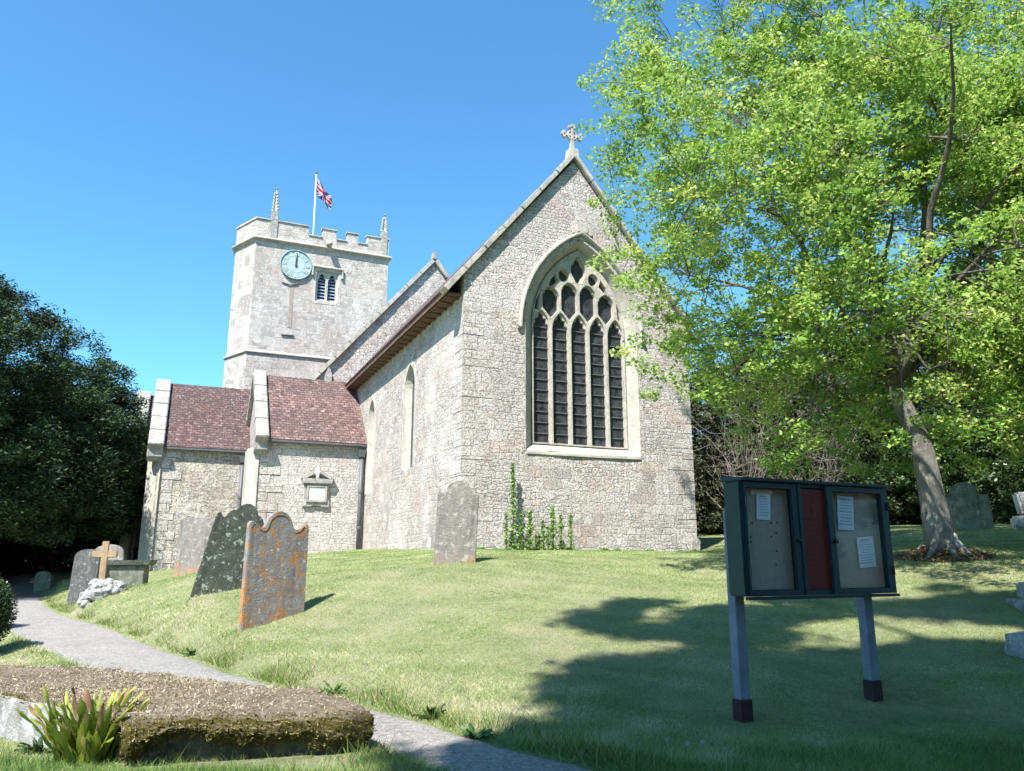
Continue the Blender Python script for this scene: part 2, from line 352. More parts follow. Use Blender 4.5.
# ------------------------------------------------------------------ terrain
CP = [(0,0,-1.6),(-3,0,-1.62),(3,0,-1.58),(0,3,-1.55),(-5,3,-1.55),(5,3,-1.5),(0,-8,-1.75),(-12,0,-1.6),(12,0,-1.35),(-10,-10,-1.8),(10,-10,-1.7),
 (1.93,7.05,-1.37),(3.55,7.75,-1.33),(0.2,6.4,-1.43),(-.9,8.0,-1.42),(-2.2,6.2,-1.45),(-4,7.2,-1.46),(-3.9,10.05,-1.38),(-6.6,14,-1.36),(-5,11.5,-1.38),(-12.6,23.5,-1.28),(-9.5,17.5,-1.33),(-14,22,-1.32),
 (-8.8,13.5,-1.45),(-12,14,-1.5),(-7,9,-1.5),(-3.97,11.85,-1.0),(-3.3,12.7,-.8),(-2.4,10.8,-1.08),(-1.2,9.2,-1.2),(0.6,8,-1.25),
 (-5.5,13.8,-.52),(-4.7,14.2,-.45),(-10.2,19.6,-.80),(-7.7,17,-1.02),(-6.25,16,-.77),(-4.8,12.5,-1.18),(-6.0,14.5,-1.1),(-9.2,18.5,-1.02),(-12.3,21.3,-1.3),(-8.2,16.4,-1.33),(-11,22,-.85),(-1.08,15,-.03),(.8,12.6,-.5),(3.6,14,-.35),(1,10.5,-.88),(3,11,-.72),(7.7,14,.12),(6,10,-.75),(10,12,-.2),(6,7.5,-1.2),
 (11.7,20,.75),(16,18,.75),(7,24,.5),(5.7,22.5,.3),(-1.25,19,.25),(1.5,20,.24),(5.1,21.8,.2),(-5.4,28.6,.4),(-3,23.5,.3),(-9.2,27,-.1),(-6.5,23,.1),(-7,19.5,-.15),(-13.55,28.7,-.42),(-11,24.5,-.7),
 (9.5,25,.95),(20,30,1.4),(12,35,1.5),(-15,33,-.4),(-20,30,-.9),(-25,20,-1.4),(0,35,.6),(10,7,-.8),(12,9,-.4),(-17,26,-1.15),(30,20,1.2),(-30,35,-1)]
CP = np.array(CP, float)
def _fit():
    P = CP[:, :2]; d = np.linalg.norm(P[:, None]-P[None], axis=2); n = len(P)
    A = np.zeros((n+3, n+3)); A[:n, :n] = d - 0.15*np.eye(n); A[:n, n] = 1; A[:n, n+1:] = P; A[n, :n] = 1; A[n+1:, :n] = P.T
    return np.linalg.solve(A, np.concatenate([CP[:, 2], [0, 0, 0]]))
_W = _fit()
PATH = np.array([(5,1.6),(3,3),(1.6,4.2),(.7,5.2),(-.25,6.15),(-1.05,7.1),(-2.3,8.3),(-3.6,9.5),(-4.85,10.85),(-6.7,13.1),(-8.95,15.9),(-11.2,18.6),(-13.0,21),(-15.3,24.5),(-18,29),(-24,38)], float)
PW = np.array([.5,.5,.5,.48,.42,.42,.46,.56,.68,.78,.86,.85,.85,.85,.85,.85])
def catmull(P, n=8):
    out = []
    for i in range(len(P)-1):
        p0, p1, p2, p3 = P[max(i-1, 0)], P[i], P[i+1], P[min(i+2, len(P)-1)]
        for k in range(n):
            t = k/n; out.append(.5*((2*p1)+(-p0+p2)*t+(2*p0-5*p1+4*p2-p3)*t*t+(-p0+3*p1-3*p2+p3)*t**3))
    out.append(P[-1]); return np.array(out)
PC = catmull(np.concatenate([PATH, PW[:, None]], 1), 10)
_PY = PC[:, 1]; _PX = PC[:, 0]; _PWD = PC[:, 2]
_dx = np.gradient(_PX); _dy = np.gradient(_PY); _PS = np.abs(_dy)/np.hypot(_dx, _dy)
def gz(x, y):
    x = np.atleast_1d(np.asarray(x, float)); y = np.atleast_1d(np.asarray(y, float)); out = np.zeros(len(x))
    for i in range(0, len(x), 50000):
        X = np.stack([x[i:i+50000], y[i:i+50000]], 1); d = np.linalg.norm(X[:, None]-CP[None, :, :2], axis=2)
        out[i:i+50000] = d@_W[:-3]+_W[-3]+X@_W[-2:]
    # the path lies level; the bank starts at its edge
    yy = np.clip(y, _PY[0], _PY[-1]); xc = np.interp(yy, _PY, _PX); pw = np.interp(yy, _PY, _PWD); sl_ = np.interp(yy, _PY, _PS)
    pd = np.abs(x-xc)*sl_-pw; q = np.clip(1-pd/.55, 0, 1); q = q*q*(3-2*q)*np.clip((y-1.6)/2, 0, 1)*np.clip((34-y)/6, 0, 1)
    out = out*(1-q)+q*np.interp(yy, [1.6, 5, 6.2, 8, 10, 14, 18, 24, 34], [-1.52, -1.49, -1.43, -1.40, -1.38, -1.36, -1.32, -1.28, -1.1])
    r = np.hypot(x, y-12); k = np.clip((r-28)/35, 0, 1); k = k*k*(3-2*k)
    lo = 0.012*np.sin(x*2.1+y*.7)*np.sin(y*1.9-x*.4)+.008*np.sin(x*5.3+1)*np.sin(y*4.7)
    return (out+lo)*(1-k)+(.2+.01*y)*k*0+out.clip(-2, 2)*0*k+k*(-.3)
def g(x, y): return float(gz(x, y)[0])

def pathd(x, y):
    """signed distance outside the path edge (negative = on the path)"""
    x = np.atleast_1d(x).astype(float); y = np.atleast_1d(y).astype(float); best = np.full(len(x), 1e9)
    for a, b in zip(PC[:-1], PC[1:]):
        d = b[:2]-a[:2]; L = d@d; t = np.clip(((x-a[0])*d[0]+(y-a[1])*d[1])/L, 0, 1)
        q = np.hypot(x-a[0]-t*d[0], y-a[1]-t*d[1])-(a[2]+t*(b[2]-a[2])); best = np.minimum(best, q)
    return best

def make_ground():
    n = 300
    def axis(c, fine, far):
        t = np.linspace(-1, 1, n); return c+fine*t+ (far-fine)*np.sign(t)*np.abs(t)**9
    xs = axis(0, 24, 900); ys = axis(14, 24, 900)
    X, Y = np.meshgrid(xs, ys); z = gz(X.ravel(), Y.ravel()); pd = pathd(X.ravel(), Y.ravel())
    z = z - .03*np.clip(-pd/.15+.3, 0, 1)
    V = np.stack([X.ravel(), Y.ravel(), z], 1)
    i = np.arange(n*n).reshape(n, n); Q = np.stack([i[:-1, :-1], i[:-1, 1:], i[1:, 1:], i[1:, :-1]], -1).reshape(-1, 4)
    me = bpy.data.meshes.new('ground'); me.from_pydata(V.tolist(), [], Q.tolist()); me.update()
    me.polygons.foreach_set('use_smooth', np.ones(len(Q), bool))
    o = bpy.data.objects.new('ground', me); col.objects.link(o)
    m, nt, b = newmat('lawn_ground', .95, .1); ob = nd(nt, 'TexCoord').outputs['Object']
    c = ramp(nt, noi(nt, ob, .7, 5, .65), [(.35, (.16, .20, .075)), (.5, (.24, .27, .12)), (.62, (.36, .33, .20))])
    c = mix(nt, ramp(nt, noi(nt, ob, 9, 6, .8), [(.4, (0, 0, 0)), (.65, (1, 1, 1))]), c, (.38, .35, .23))
    c = mix(nt, ramp(nt, noi(nt, ob, 35, 4, .8), [(.35, (.5, .5, .5)), (.65, (0, 0, 0))]), c, (.09, .11, .04))
    nt.links.new(c, b.inputs['Base Color']); bump(nt, b, noi(nt, ob, 30, 6, .8), .9, .05)
    me.materials.append(m); return tag(o, kind='structure')
make_ground()

def make_path():
    mb = MB(); L = []; Rr = []
    D = catmull(np.concatenate([PATH, PW[:, None]], 1), 24)
    K = 9; rows = []
    for i, p in enumerate(D):
        d = D[min(i+1, len(D)-1)][:2]-D[max(i-1, 0)][:2]; d /= np.linalg.norm(d); n = np.array([-d[1], d[0]])
        row = []
        for k in range(K):
            s = -1+2*k/(K-1); wob = .07*noise.noise(Vector((i*.35, s*3, 0)))+.03*noise.noise(Vector((i*1.3, s*3, 5)))
            q = p[:2]+n*(p[2]*s+(wob if abs(s) > .9 else 0)); row.append(q)
        rows.append(row)
    A = np.array(rows).reshape(-1, 2); z = gz(A[:, 0], A[:, 1])
    for i, (q, zz) in enumerate(zip(A, z)):
        k = i % K; mb.v.append((q[0], q[1], zz+.004 - (.03 if k in (0, K-1) else 0)))
    for i in range(len(D)-1):
        for k in range(K-1): a = i*K+k; mb.f.append((a, a+1, a+K+1, a+K))
    m, nt, b = newmat('worn_tarmac', .9, .2); ob = nd(nt, 'TexCoord').outputs['Object']
    c = ramp(nt, noi(nt, ob, 60, 4, .8), [(.32, (.08, .075, .07)), (.5, (.22, .205, .19)), (.68, (.42, .40, .37))])
    c = mix(nt, ramp(nt, noi(nt, ob, 1.6, 5, .6), [(.4, (0, 0, 0)), (.65, (.5, .5, .5))]), c, (.32, .30, .26))
    c = mix(nt, ramp(nt, noi(nt, ob, 5, 6, .8), [(.6, (0, 0, 0)), (.68, (.7, .7, .7))]), c, (.13, .115, .08))
    c = mix(nt, ramp(nt, noi(nt, ob, 14, 6, .8), [(.52, (0, 0, 0)), (.60, (.7, .7, .7))]), c, (.11, .10, .09))
    c = mix(nt, ramp(nt, noi(nt, ob, 24, 5, .8), [(.56, (0, 0, 0)), (.62, (.6, .6, .6))]), c, (.52, .50, .46))
    nt.links.new(c, b.inputs['Base Color']); bump(nt, b, noi(nt, ob, 90, 4, .8), .8, .012)
    return tag(mb.build('path', m, smooth=True), kind='structure')
make_path()

# ------------------------------------------------------------------ the church
church = tag(empty('church', CO, CA), 'medieval grey rubble stone parish church with square battlemented tower and tall five light east window', 'church')
P3 = lambda u, z: (u, 0, z)
EZ = 6.45                                             # height of chancel eaves line at u=0
AP = (3.3, 11.35); UR = 6.98
def roofz(u):
    return 6.62+(u+.6)*(AP[1]-6.62)/(AP[0]+.6) if u <= AP[0] else AP[1]-(u-AP[0])*(AP[1]-6.80)/(UR-AP[0])
OU = [(1.76, 2.78)]+arch(1.76, 5.24, 6.11, 2.72, 14)+[(5.24, 2.78)]
IU = [(2.07, 2.98)]+arch(2.07, 4.99, 6.2, 2.45, 14)+[(4.99, 2.98)]
mb = MB()
out = [(0, -.6), (0, roofz(0)-.05), (AP[0], AP[1]-.1), (UR, roofz(UR)-.05), (UR, -.6)]
mb.skin([P3(*p) for p in out], [[P3(*p) for p in OU]])
# south wall with two lancets
LAN = [(4.25, 5.35, 2.7, 5.2, .78), (9.35, 10.25, 2.35, 5.1, .72)]
def lan(l, k=0, y=0): 
    a, b, z0, zs, r = l; return [(a+k, z0+k*.8)]+arch(a+k, b-k, zs, r-k*.4, 8)+[(b-k, z0+k*.8)]
S3 = lambda w_, z, u=0: (u, w_, z)
mb.skin([S3(0, -.6), S3(0, roofz(0)-.05), S3(13.1, roofz(0)-.05), S3(13.1, -.6)], [[S3(*p) for p in lan(l)] for l in LAN])
mb.face([(UR, 0, -.6), (UR, 0, roofz(UR)-.05), (UR, 13.1, roofz(UR)-.05), (UR, 13.1, -.6)])
cw = mb.build('chancel_wall', M['rubble'], church)
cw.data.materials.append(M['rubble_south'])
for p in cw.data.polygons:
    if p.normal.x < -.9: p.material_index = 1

# east window
fr = MB().strip([P3(*p) for p in OU], [(u, .31, z) for u, z in IU]).build('east_window', M['dressed'], church)
def tracery():
    n0, n1 = 2.07, 4.99; lw = (n1-n0)/5; back = []; front = []
    def add(fn_b, fn_f): back.append(fn_b); front.append(fn_f)
    for i in range(5):
        a, b = n0+i*lw, n0+(i+1)*lw; e = .048 if 0 < i else .055
        add([(a+e, 3.04)]+cusped(a+e, b-e, 6.2, .46, (.17, .36, .64, .83), .24)+[(b-e, 3.04)],
            [(a+e*.75, 3.03)]+arch(a+e*.75, b-e*.75, 6.2, .5, 8)+[(b-e*.75, 3.03)])
    for i in range(1, 5):
        c = n0+i*lw; h = lw/2-.045; zs, r = (7.28, .30) if i in (2, 3) else (7.10, .28)
        add([(c, 6.52), (c-h*.55, 6.66), (c-h, 6.80)]+cusped(c-h, c+h, zs, r, (.2, .8), .2)+[(c+h, 6.80), (c+h*.55, 6.66)],
            [(c, 6.50), (c-h-.01, 6.79)]+arch(c-h-.012, c+h+.012, zs, r+.03, 8)+[(c+h+.01, 6.79)])
    def qf(cx, cz, rx, rz, n=32, lobes=4, am=.22):
        return [(cx+rx*math.cos(t)*(1-am*(.5-.5*math.cos(lobes*t+math.pi*0))**2), cz+rz*math.sin(t)*(1-am*(.5-.5*math.cos(lobes*t))**2)) for t in (2*math.pi*(k+.5)/n for k in range(n))]
    add(qf(3.53, 8.02, .21, .36), qf(3.53, 8.02, .235, .40, am=.12))
    for s in (-1, 1):
        add(qf(3.53+s*.47, 7.80, .15, .17, 24, 3, .2), qf(3.53+s*.47, 7.80, .165, .185, 24, 3, .1))
        x0 = 3.53+s*1.38
        add([(x0, 6.72), (3.53+s*1.27, 6.72), (3.53+s*1.22, 7.2), (x0-s*.05, 6.95)], [(x0, 6.71), (3.53+s*1.26, 6.71), (3.53+s*1.21, 7.22), (x0-s*.04, 6.95)])
        add([(3.53+s*.66, 7.62), (3.53+s*.80, 7.5), (3.53+s*.93, 7.42), (3.53+s*.87, 7.62), (3.53+s*.72, 7.8)], [(3.53+s*.655, 7.62), (3.53+s*.80, 7.49), (3.53+s*.94, 7.41), (3.53+s*.88, 7.63), (3.53+s*.72, 7.815)])
    mb = MB()
    mb.prism([(u, .30, z) for u, z in IU], (0, .10, 0), [[(u, .30, z) for u, z in h] for h in back])
    IU2 = [(u, z) for u, z in IU]
    mb.prism([(u, .235, z) for u, z in IU2], (0, .064, 0), [[(u, .235, z) for u, z in h] for h in front])
    o = mb.build('tracery', M['dressed'], fr, bevel=.012)
    MB().skin([(u, .385, z) for u, z in IU]).build('glass', M['glass'], fr)
    for k in range(11):
        z = 3.28+k*.295
        MB().box(2.09, 4.97, .352, .372, z, z+.026).build('saddle_bar', M['lead'], fr)
tracery()
# sill, surround and hood mould
mb = MB(); mb.prism([(1.76, -.035, 2.66), (1.76, -.035, 2.74), (1.76, .28, 2.985), (1.76, .28, 2.66)], (3.48, 0, 0))
mb.build('window_sill', M['dressed'], church, bevel=.02, noise_amp=.03, sub=4)
SO = [(1.63, 2.66)]+arch(1.63, 5.37, 6.11, 2.86, 14)+[(5.37, 2.66)]
mb = MB(); mb.strip([(u, -.012, z) for u, z in OU], [(u, -.012, z) for u, z in SO], closed=False)
mb.strip([(u, -.012, z) for u, z in SO], [(u, .01, z) for u, z in SO], closed=False).strip([(u, -.012, z) for u, z in OU], [(u, .01, z) for u, z in OU], closed=False)
mb.build('window_surround', M['quoin'], church)
mb = MB(); A = arch(1.60, 5.40, 6.05, 3.0, 16)
mb.sweep([(1.52, 6.05), (1.60, 6.05)]+A[1:-1]+[(5.40, 6.05), (5.48, 6.05)], 
.05, -.11, -.06, .01, lambda u, y, z: (u, y, z))
mb.box(3.35, 3.68, -.1, .02, 9.06, 9.30); mb.box(3.22, 3.84, -.06, .02, 9.02, 9.16)
mb.build('hood_mould', M['dressed'], church)
# lancets
for l in LAN:
    o = MB().strip([S3(*p) for p in lan(l)], [S3(*p, .22) for p in lan(l, .1)]).build('lancet_window', M['dressed'], church)
    MB().skin([S3(*p, .21) for p in lan(l, .08)]).build('glass', M['glass'], o)
    a, b, z0, zs, r = l; i_ = lan(l); o_ = [(a-.16, z0-.1)]+arch(a-.16, b+.16, zs, r+.18, 8)+[(b+.16, z0-.1)]
    mb = MB(); mb.strip([S3(*p, -.015) for p in i_], [S3(*p, -.015) for p in o_], closed=False).strip([S3(*p, -.015) for p in o_], [S3(*p, .01) for p in o_], closed=False)
    mb.strip([S3(*p, -.015) for p in i_], [S3(*p, .01) for p in i_], closed=False); mb.build('window_surround', M['dressed'], o)
# quoins at the south-east and north-east corners
def quoins(corner_u, sgn, z0, z1, seed, ww=0., mat='quoin', name='quoins', ly=.0, face2=True):
    rr = random.Random(seed); mb = MB(); z = z0; k = 0
    while z < z1-.1:
        h = rr.uniform(.26, .46); h = min(h, z1-z); a, b = (rr.uniform(.55, .9), rr.uniform(.3, .42)); 
        if k % 2: a, b = b, a
        e = .007+rr.uniform(-.003, .004)
        x0, x1 = sorted((corner_u-sgn*e, corner_u+sgn*a)); mb.box(x0, x1, ww-e, ww+(b if face2 else .02), z+.003, z+h-.003)
        z += h; k += 1
    return mb.build(name, M[mat], church, bevel=.012, noise_amp=.008)
quoins(0, 1, -.5, 6.6, 3); quoins(UR, -1, -.5, 6.6, 5)
# low plinth foot on the right and weather lines
MB().box(UR-.3, UR+.1, -.06, .4, -.4, .6).build('corner_plinth', M['quoin'], church, bevel=.05, noise_amp=.03, sub=2)

def roofslab(name, mat, pts, up, parent=church):
    pts = [Vector(p) for p in pts]; n = (pts[1]-pts[0]).cross(pts[2]-pts[0]).normalized()
    if n.z < 0: n = -n
    return MB().prism(pts, n*up).build(name, M[mat], parent)
# chancel roof
EU = -.40
roofslab('chancel_roof', 'tile_brown', [(EU, .1, roofz(EU)), (AP[0], .1, AP[1]), (AP[0], 13.05, AP[1]), (EU, 13.05, roofz(EU))], .1)
roofslab('chancel_roof', 'tile_brown', [(UR+.35, .1, roofz(UR+.35)), (AP[0], .1, AP[1]), (AP[0], 13.05, AP[1]), (UR+.35, 13.05, roofz(UR+.35))], .1)
MB().box(EU-.03, EU+.03, .12, 13.05, roofz(EU)-.10, roofz(EU)+.03).build('eaves_board', M['timber'], church)
MB().box(EU, -.01, .14, 13.05, roofz(EU)-.1, roofz(EU)-.06).build('soffit', M['timber'], church)
for k in range(26):
    y = .35+k*.49
    MB().prism([(EU+.02, y, roofz(EU)-.10), (-.005, y, roofz(EU)-.10), (-.005, y, roofz(EU)-.15), (EU+.06, y, roofz(EU)-.12)], (0, .11, 0)).build('rafter_end', M['timber'], church)
def coping(name, p0, p1, y0, y1, th, mat, top=None, axis='u', parent=church, bev=.02):
    """coping slab following a slope in the plane axis/z, from depth y0 to y1"""
    a, b = Vector((p0[0], 0, p0[1])), Vector((p1[0], 0, p1[1])); d = (b-a).normalized(); n = Vector((-d.z, 0, d.x))
    if n.z < 0: n = -n
    mb = MB(); L = (b-a).length; k = max(2, int(L/.85)); rr = random.Random(int(L*100))
    for i in range(k):
        s, e = a+(b-a)*(i/k)+d*.006, a+(b-a)*((i+1)/k)-d*.006; j = rr.uniform(-.012, .012); yy0 = y0+rr.uniform(-.012, .012)
        q = [s-n*.02, e-n*.02, e+n*(th+j), s+n*(th+j)]
        if axis == 'u': mb.prism([(p.x, yy0, p.z) for p in q], (0, y1-yy0, 0))
        else: mb.prism([(yy0, p.x, p.z) for p in q], (y1-yy0, 0, 0))
    return mb.build(name, M[mat], parent, bevel=bev)
coping('gable_coping', (-.50, roofz(-.50)-.02), (AP[0], AP[1]+.02), -.16, .26, .13, 'coping')
coping('gable_coping', (UR+.12, roofz(UR+.12)-.02), (AP[0], AP[1]+.02), -.14, .26, .11, 'coping')
pass
# gable cross
def gable_cross():
    c = MB(); x, z = AP[0], AP[1]
    c.prism([(x-.16, -.1, z+.02), (x-.13, -.1, z+.30), (x+.13, -.1, z+.30), (x+.16, -.1, z+.02)], (0, .3, 0))
    c.prism([(x-.07, 0, z+.28), (x-.05, 0, z+.66), (x+.05, 0, z+.66), (x+.07, 0, z+.28)], (0, .1, 0))
    cz = z+.76
    c.box(x-.24, x+.24, .01, .09, cz-.045, cz+.045); c.box(x-.045, x+.045, .0, .1, cz-.2, cz+.23)
    for k in range(4):
        t = k*math.pi/2; ex, ez = x+.24*math.cos(t), cz+.24*math.sin(t)
        if k == 3: continue
        for s in (-1, 0, 1):
            aa = t+s*1.25; px, pz = ex+.075*math.cos(aa), ez+.075*math.sin(aa)
            c.tube([(px, -.0, pz), (px, .1, pz)], .052, 8)
    ring = [(x+.14*math.cos(2*math.pi*q/20), cz+.14*math.sin(2*math.pi*q/20)) for q in range(20)]
    c.sweep(ring, .03, .0, .02, .09, lambda u, y, zz: (u, y, zz), closed=True)
    c.build('gable_cross', M['coping'], church, bevel=.01, weld=False)
gable_cross()

# nave
NW = 13.12; NA = (3.3, 12.98); NL = (-1.75, 6.95); NR = (8.3, 6.95)
MB().skin([(NL[0], NW, -.5), (NL[0], NW, NL[1]), (NA[0], NW, NA[1]), (NR[0], NW, NR[1]), (NR[0], NW, -.5)]).strip([(NL[0], NW, -.5), (NL[0], NW, NL[1])], [(NL[0], 24, -.5), (NL[0], 24, NL[1])], closed=False).strip([(NR[0], NW, -.5), (NR[0], NW, NR[1])], [(NR[0], 24, -.5), (NR[0], 24, NR[1])], closed=False).build('nave_wall', M['rubble'], church)
coping('nave_coping', (NL[0]-.25, NL[1]-.29), NA, NW-.16, NW+.3, .16, 'coping'); coping('nave_coping', (NR[0]+.25, NR[1]-.29), NA, NW-.16, NW+.3, .16, 'coping')
for s, E_ in ((-1, NL), (1, NR)):
    roofslab('nave_roof', 'tile_brown', [(E_[0]+s*.4, NW+.28, E_[1]-.46), (NA[0], NW+.28, NA[1]), (NA[0], 24, NA[1]), (E_[0]+s*.4, 24, E_[1]-.46)], .06)
MB().prism([(NA[0]-.12, NW-.12, NA[1]+.1), (NA[0]-.08, NW-.12, NA[1]+.42), (NA[0], NW-.12, NA[1]+.52), (NA[0]+.08, NW-.12, NA[1]+.42), (NA[0]+.12, NW-.12, NA[1]+.1)], (0, .28, 0)).build('finial', M['coping_light'], church, bevel=.03)
MB().box(-1.25, -.95, NW-.2, NW-.01, 6.9, 7.35).prism([(-1.25, NW-.2, 7.35), (-1.1, NW-.2, 7.7), (-.95, NW-.2, 7.35)], (0, .19, 0)).build('kneeler', M['coping_light'], church, bevel=.03)

# chapels: cross-gabled, gable end to the south
def chapel(u0, u1, w0, wr, eave, ridge, wallmat, tilemat, cop_u, cop_top=.34, tb=-.6):
    w1 = 2*wr-w0; mb = MB()
    sl = (ridge-eave)/(wr-w0+.15)
    mb.face([(u0, w0, tb), (u1, w0, tb), (u1, w0, eave+.12), (u0, w0, eave+.12)])
    a = MB(); pr = [(w0, tb), (w0, eave+.15), (wr, ridge-.04), (w1, eave+.15), (w1, tb)]
    o = mb.build('chapel_wall', M[wallmat], church)
    win = [(wr-.75, 1.2)]+arch(wr-.75, wr+.75, 3.0, 1.15, 8)+[(wr+.75, 1.2)]
    a.skin([(u0, y, z) for y, z in pr], [[(u0, y, z) for y, z in win]])
    a.build('chapel_gable', M['rubble_south'], church)
    ww = MB().strip([(u0, y, z) for y, z in win], [(u0+.3, wr+(y-wr)*.8, 1.3+(z-1.2)*.9) for y, z in win]).build('chapel_window', M['dressed'], church)
    MB().skin([(u0+.29, y, z) for y, z in win]).build('glass', M['glass'], ww)
    for s in (1, -1):
        e = wr-s*(wr-w0+.15)
        roofslab('chapel_roof', tilemat, [(u0+.02, e, eave), (u1, e, eave), (u1, wr, ridge), (u0+.02, wr, ridge)], .09)
    for s in (1, -1):
        e = (wr-s*(wr-w0+.28), eave-.1); coping('chapel_coping', (e[0], e[1]), (wr, ridge+.02), cop_u[0], cop_u[1], cop_top, 'coping_light', axis='w', bev=.025)
    MB().prism([(cop_u[0], w0-.28, eave-.38), (cop_u[0], w0-.28, eave+.10), (cop_u[0], w0+.2, eave+.5), (cop_u[0], w0+.2, eave-.38), (cop_u[0], w0, eave-.55)], (cop_u[1]-cop_u[0], 0, 0)).build('kneeler', M['coping_light'], church, bevel=.03)
    MB().box(u0, u1, w0-.22, w0-.13, eave-.06, eave+.05).build('gutter', M['lead'], church, bevel=.02)
    return o
chapel(-3.85, 0.0, 10.5, 13.05, 4.15, 7.05, 'coursed', 'tile_red', (-4.0, -3.55), .27)
chapel(-7.1, -3.8, 13.8, 16.5, 4.12, 7.12, 'coarse', 'tile_brown', (-7.5, -6.95), .27)
chapel(-8.15, -6.0, 19.3, 21.9, 4.6, 7.6, 'coarse', 'tile_brown', (-8.45, -7.85), .3, -1.2)
# angle buttresses
def buttress(u0, u1, w0, w1, z1, zt, mat='dressed', tb=-.8):
    MB().prism([(u0, w0, tb), (u0, w0, z1), (u0, w1, zt), (u0, w1, tb)], (u1-u0, 0, 0)).build('buttress', M[mat], church, bevel=.02)
MB().prism([(-7.12, 13.78, -.9), (-7.12, 13.78, 4.05), (-7.12, 13.80, 4.05), (-7.12, 13.80, -.9)], (.01, 0, 0))
MB().prism([(-6.98, 13.70, -.9), (-7.46, 14.35, -.9), (-7.46, 15.0, -.9), (-6.98, 15.0, -.9)], (0, 0, 4.75)).build('buttress', M['dressed'], church, bevel=.015)
MB().prism([(-3.80, 10.42, -.6), (-4.16, 10.95, -.6), (-4.16, 12.0, -.6), (-3.80, 12.0, -.6)], (0, 0, 4.5)).build('buttress', M['dressed'], church, bevel=.015)
buttress(-8.3, -7.75, 17.9, 19.32, 2.3, 3.35, 'coarse', -1.2)
def quoin2(u, w_, z0, z1, seed):
    rr = random.Random(seed); mb = MB(); z = z0; k = 0
    while z < z1:
        h = rr.uniform(.28, .48); a = rr.uniform(.45, .9) if k % 2 else rr.uniform(.3, .45)
        mb.box(u, u+a, w_-.02, w_+.05, z+.008, min(z1, z+h)-.008); z += h; k += 1
    mb.build('quoins', M['quoin'], church, bevel=.01)
quoin2(-6.97, 13.8, -.5, 4.0, 11); quoin2(-3.80, 10.5, -.2, 3.95, 12)
# downpipes
def pipe(u, w_, z0, z1, r_=.055):
    o = MB().tube([(u, w_, z0), (u, w_, z1-.25)], r_, 10).build('downpipe', M['lead'], church, smooth=True)
    MB().prism([(u-.10, w_-.1, z1-.28), (u-.15, w_-.13, z1), (u+.15, w_-.13, z1), (u+.10, w_-.1, z1-.28)], (0, .22, 0)).build('hopper', M['lead'], o, bevel=.01)
    for z in (z0+.9, z0+2.2): MB().tube([(u, w_, z), (u, w_, z+.09)], r_+.022, 10).build('bracket', M['lead'], o)
pipe(-.18, 10.36, .2, 3.98, .075); pipe(-4.1, 13.66, .1, 3.95, .07); pipe(-7.9, 17.75, -.3, 4.3, .06)
# wall monument on the nearer chapel
def monument():
    cu = -1.74; y = 10.5; P = lambda u, z, dy=0: (cu+u, y-dy, z)
    o = MB().prism([P(-.47, 1.85, .1), P(-.47, 2.05, .1), P(-.43, 2.1, .1), P(-.43, 2.68, .1), P(.43, 2.68, .1), P(.43, 2.1, .1), P(.47, 2.05, .1), P(.47, 1.85, .1), P(.2, 1.85, .1), P(.12, 1.90, .1), P(-.12, 1.90, .1), P(-.2, 1.85, .1)], (0, .12, 0),).build('wall_monument', M['coping_light'], church, bevel=.015)
    fr_ = [P(-.36, 2.02, .15), P(-.36, 2.62, .15), P(.36, 2.62, .15), P(.36, 2.02, .15)]
    MB().prism(fr_, (0, .06, 0), [[P(-.29, 2.09, .15), P(-.29, 2.55, .15), P(.29, 2.55, .15), P(.29, 2.09, .15)]]).build('frame', M['coping'], o, bevel=.01)
    MB().box(cu-.28, cu+.28, y-.12, y-.09, 2.10, 2.54).build('inscription_panel', M['pale_marble'], o)
    MB().prism([P(-.5, 2.68, .2), P(-.56, 2.86, .2), P(.56, 2.86, .2), P(.5, 2.68, .2)], (0, .2, 0)).build('cornice', M['coping_light'], o, bevel=.012)
    for s in (-1, 1):
        MB().prism([P(s*.58, 2.86, .2), P(s*.58, 2.90, .2), P(s*.14, 3.12, .2), P(s*.10, 3.04, .2), P(s*.42, 2.86, .2)], (0, .2, 0)).build('pediment', M['coping'], o)
    prof = [(.02, 2.86), (.09, 2.87), (.05, 2.95), (.10, 3.04), (.11, 3.12), (.06, 3.17), (.08, 3.21), (.05, 3.27), (.0, 3.30)]
    m_ = MB(); m_.tube([P(0, z, .1) for r_, z in prof], [max(r_, .005) for r_, z in prof], 12); m_.build('urn', M['pale_marble'], o, smooth=True)
monument()

# tower
TW = 24.0; T0, T1 = -3.52, 3.9
foot = [(T0, TW), (T1, TW), (T1, 31), (-3.4, 31), (-4.45, 26)]
def grow(pts, d):
    c = Vector((sum(p[0] for p in pts)/len(pts), sum(p[1] for p in pts)/len(pts))); out = []
    n = len(pts)
    for i in range(n):
        a, b, c_ = Vector(pts[i-1]), Vector(pts[i]), Vector(pts[(i+1) % n]); d1 = (b-a).normalized(); d2 = (c_-b).normalized()
        n1 = Vector((d1.y, -d1.x)); n2 = Vector((d2.y, -d2.x)); m_ = (n1+n2).normalized(); out.append(tuple(b+m_*(d/max(.3, m_.dot(n1)))))
    return out
BW = (-.18, 1.08, 14.15, 15.95)
mb = MB()
def ring(z0, z1, d, hole=None):
    f = grow(foot, d)
    for i in range(len(f)):
        a, b = f[i], f[(i+1) % len(f)]; q = [(a[0], a[1], z0), (b[0], b[1], z0), (b[0], b[1], z1), (a[0], a[1], z1)]
        if i == 0 and hole: mb.skin(q, [[(u, a[1], z) for u, z in hole]])
        else: mb.face(q)
bw = [(BW[0], BW[2]), (BW[0], BW[3]), (BW[1], BW[3]), (BW[1], BW[2])]
ring(-.5, 10.75, .07); ring(10.75, 17.35, 0, bw)
mb.build('tower_wall', M['tower'], church)
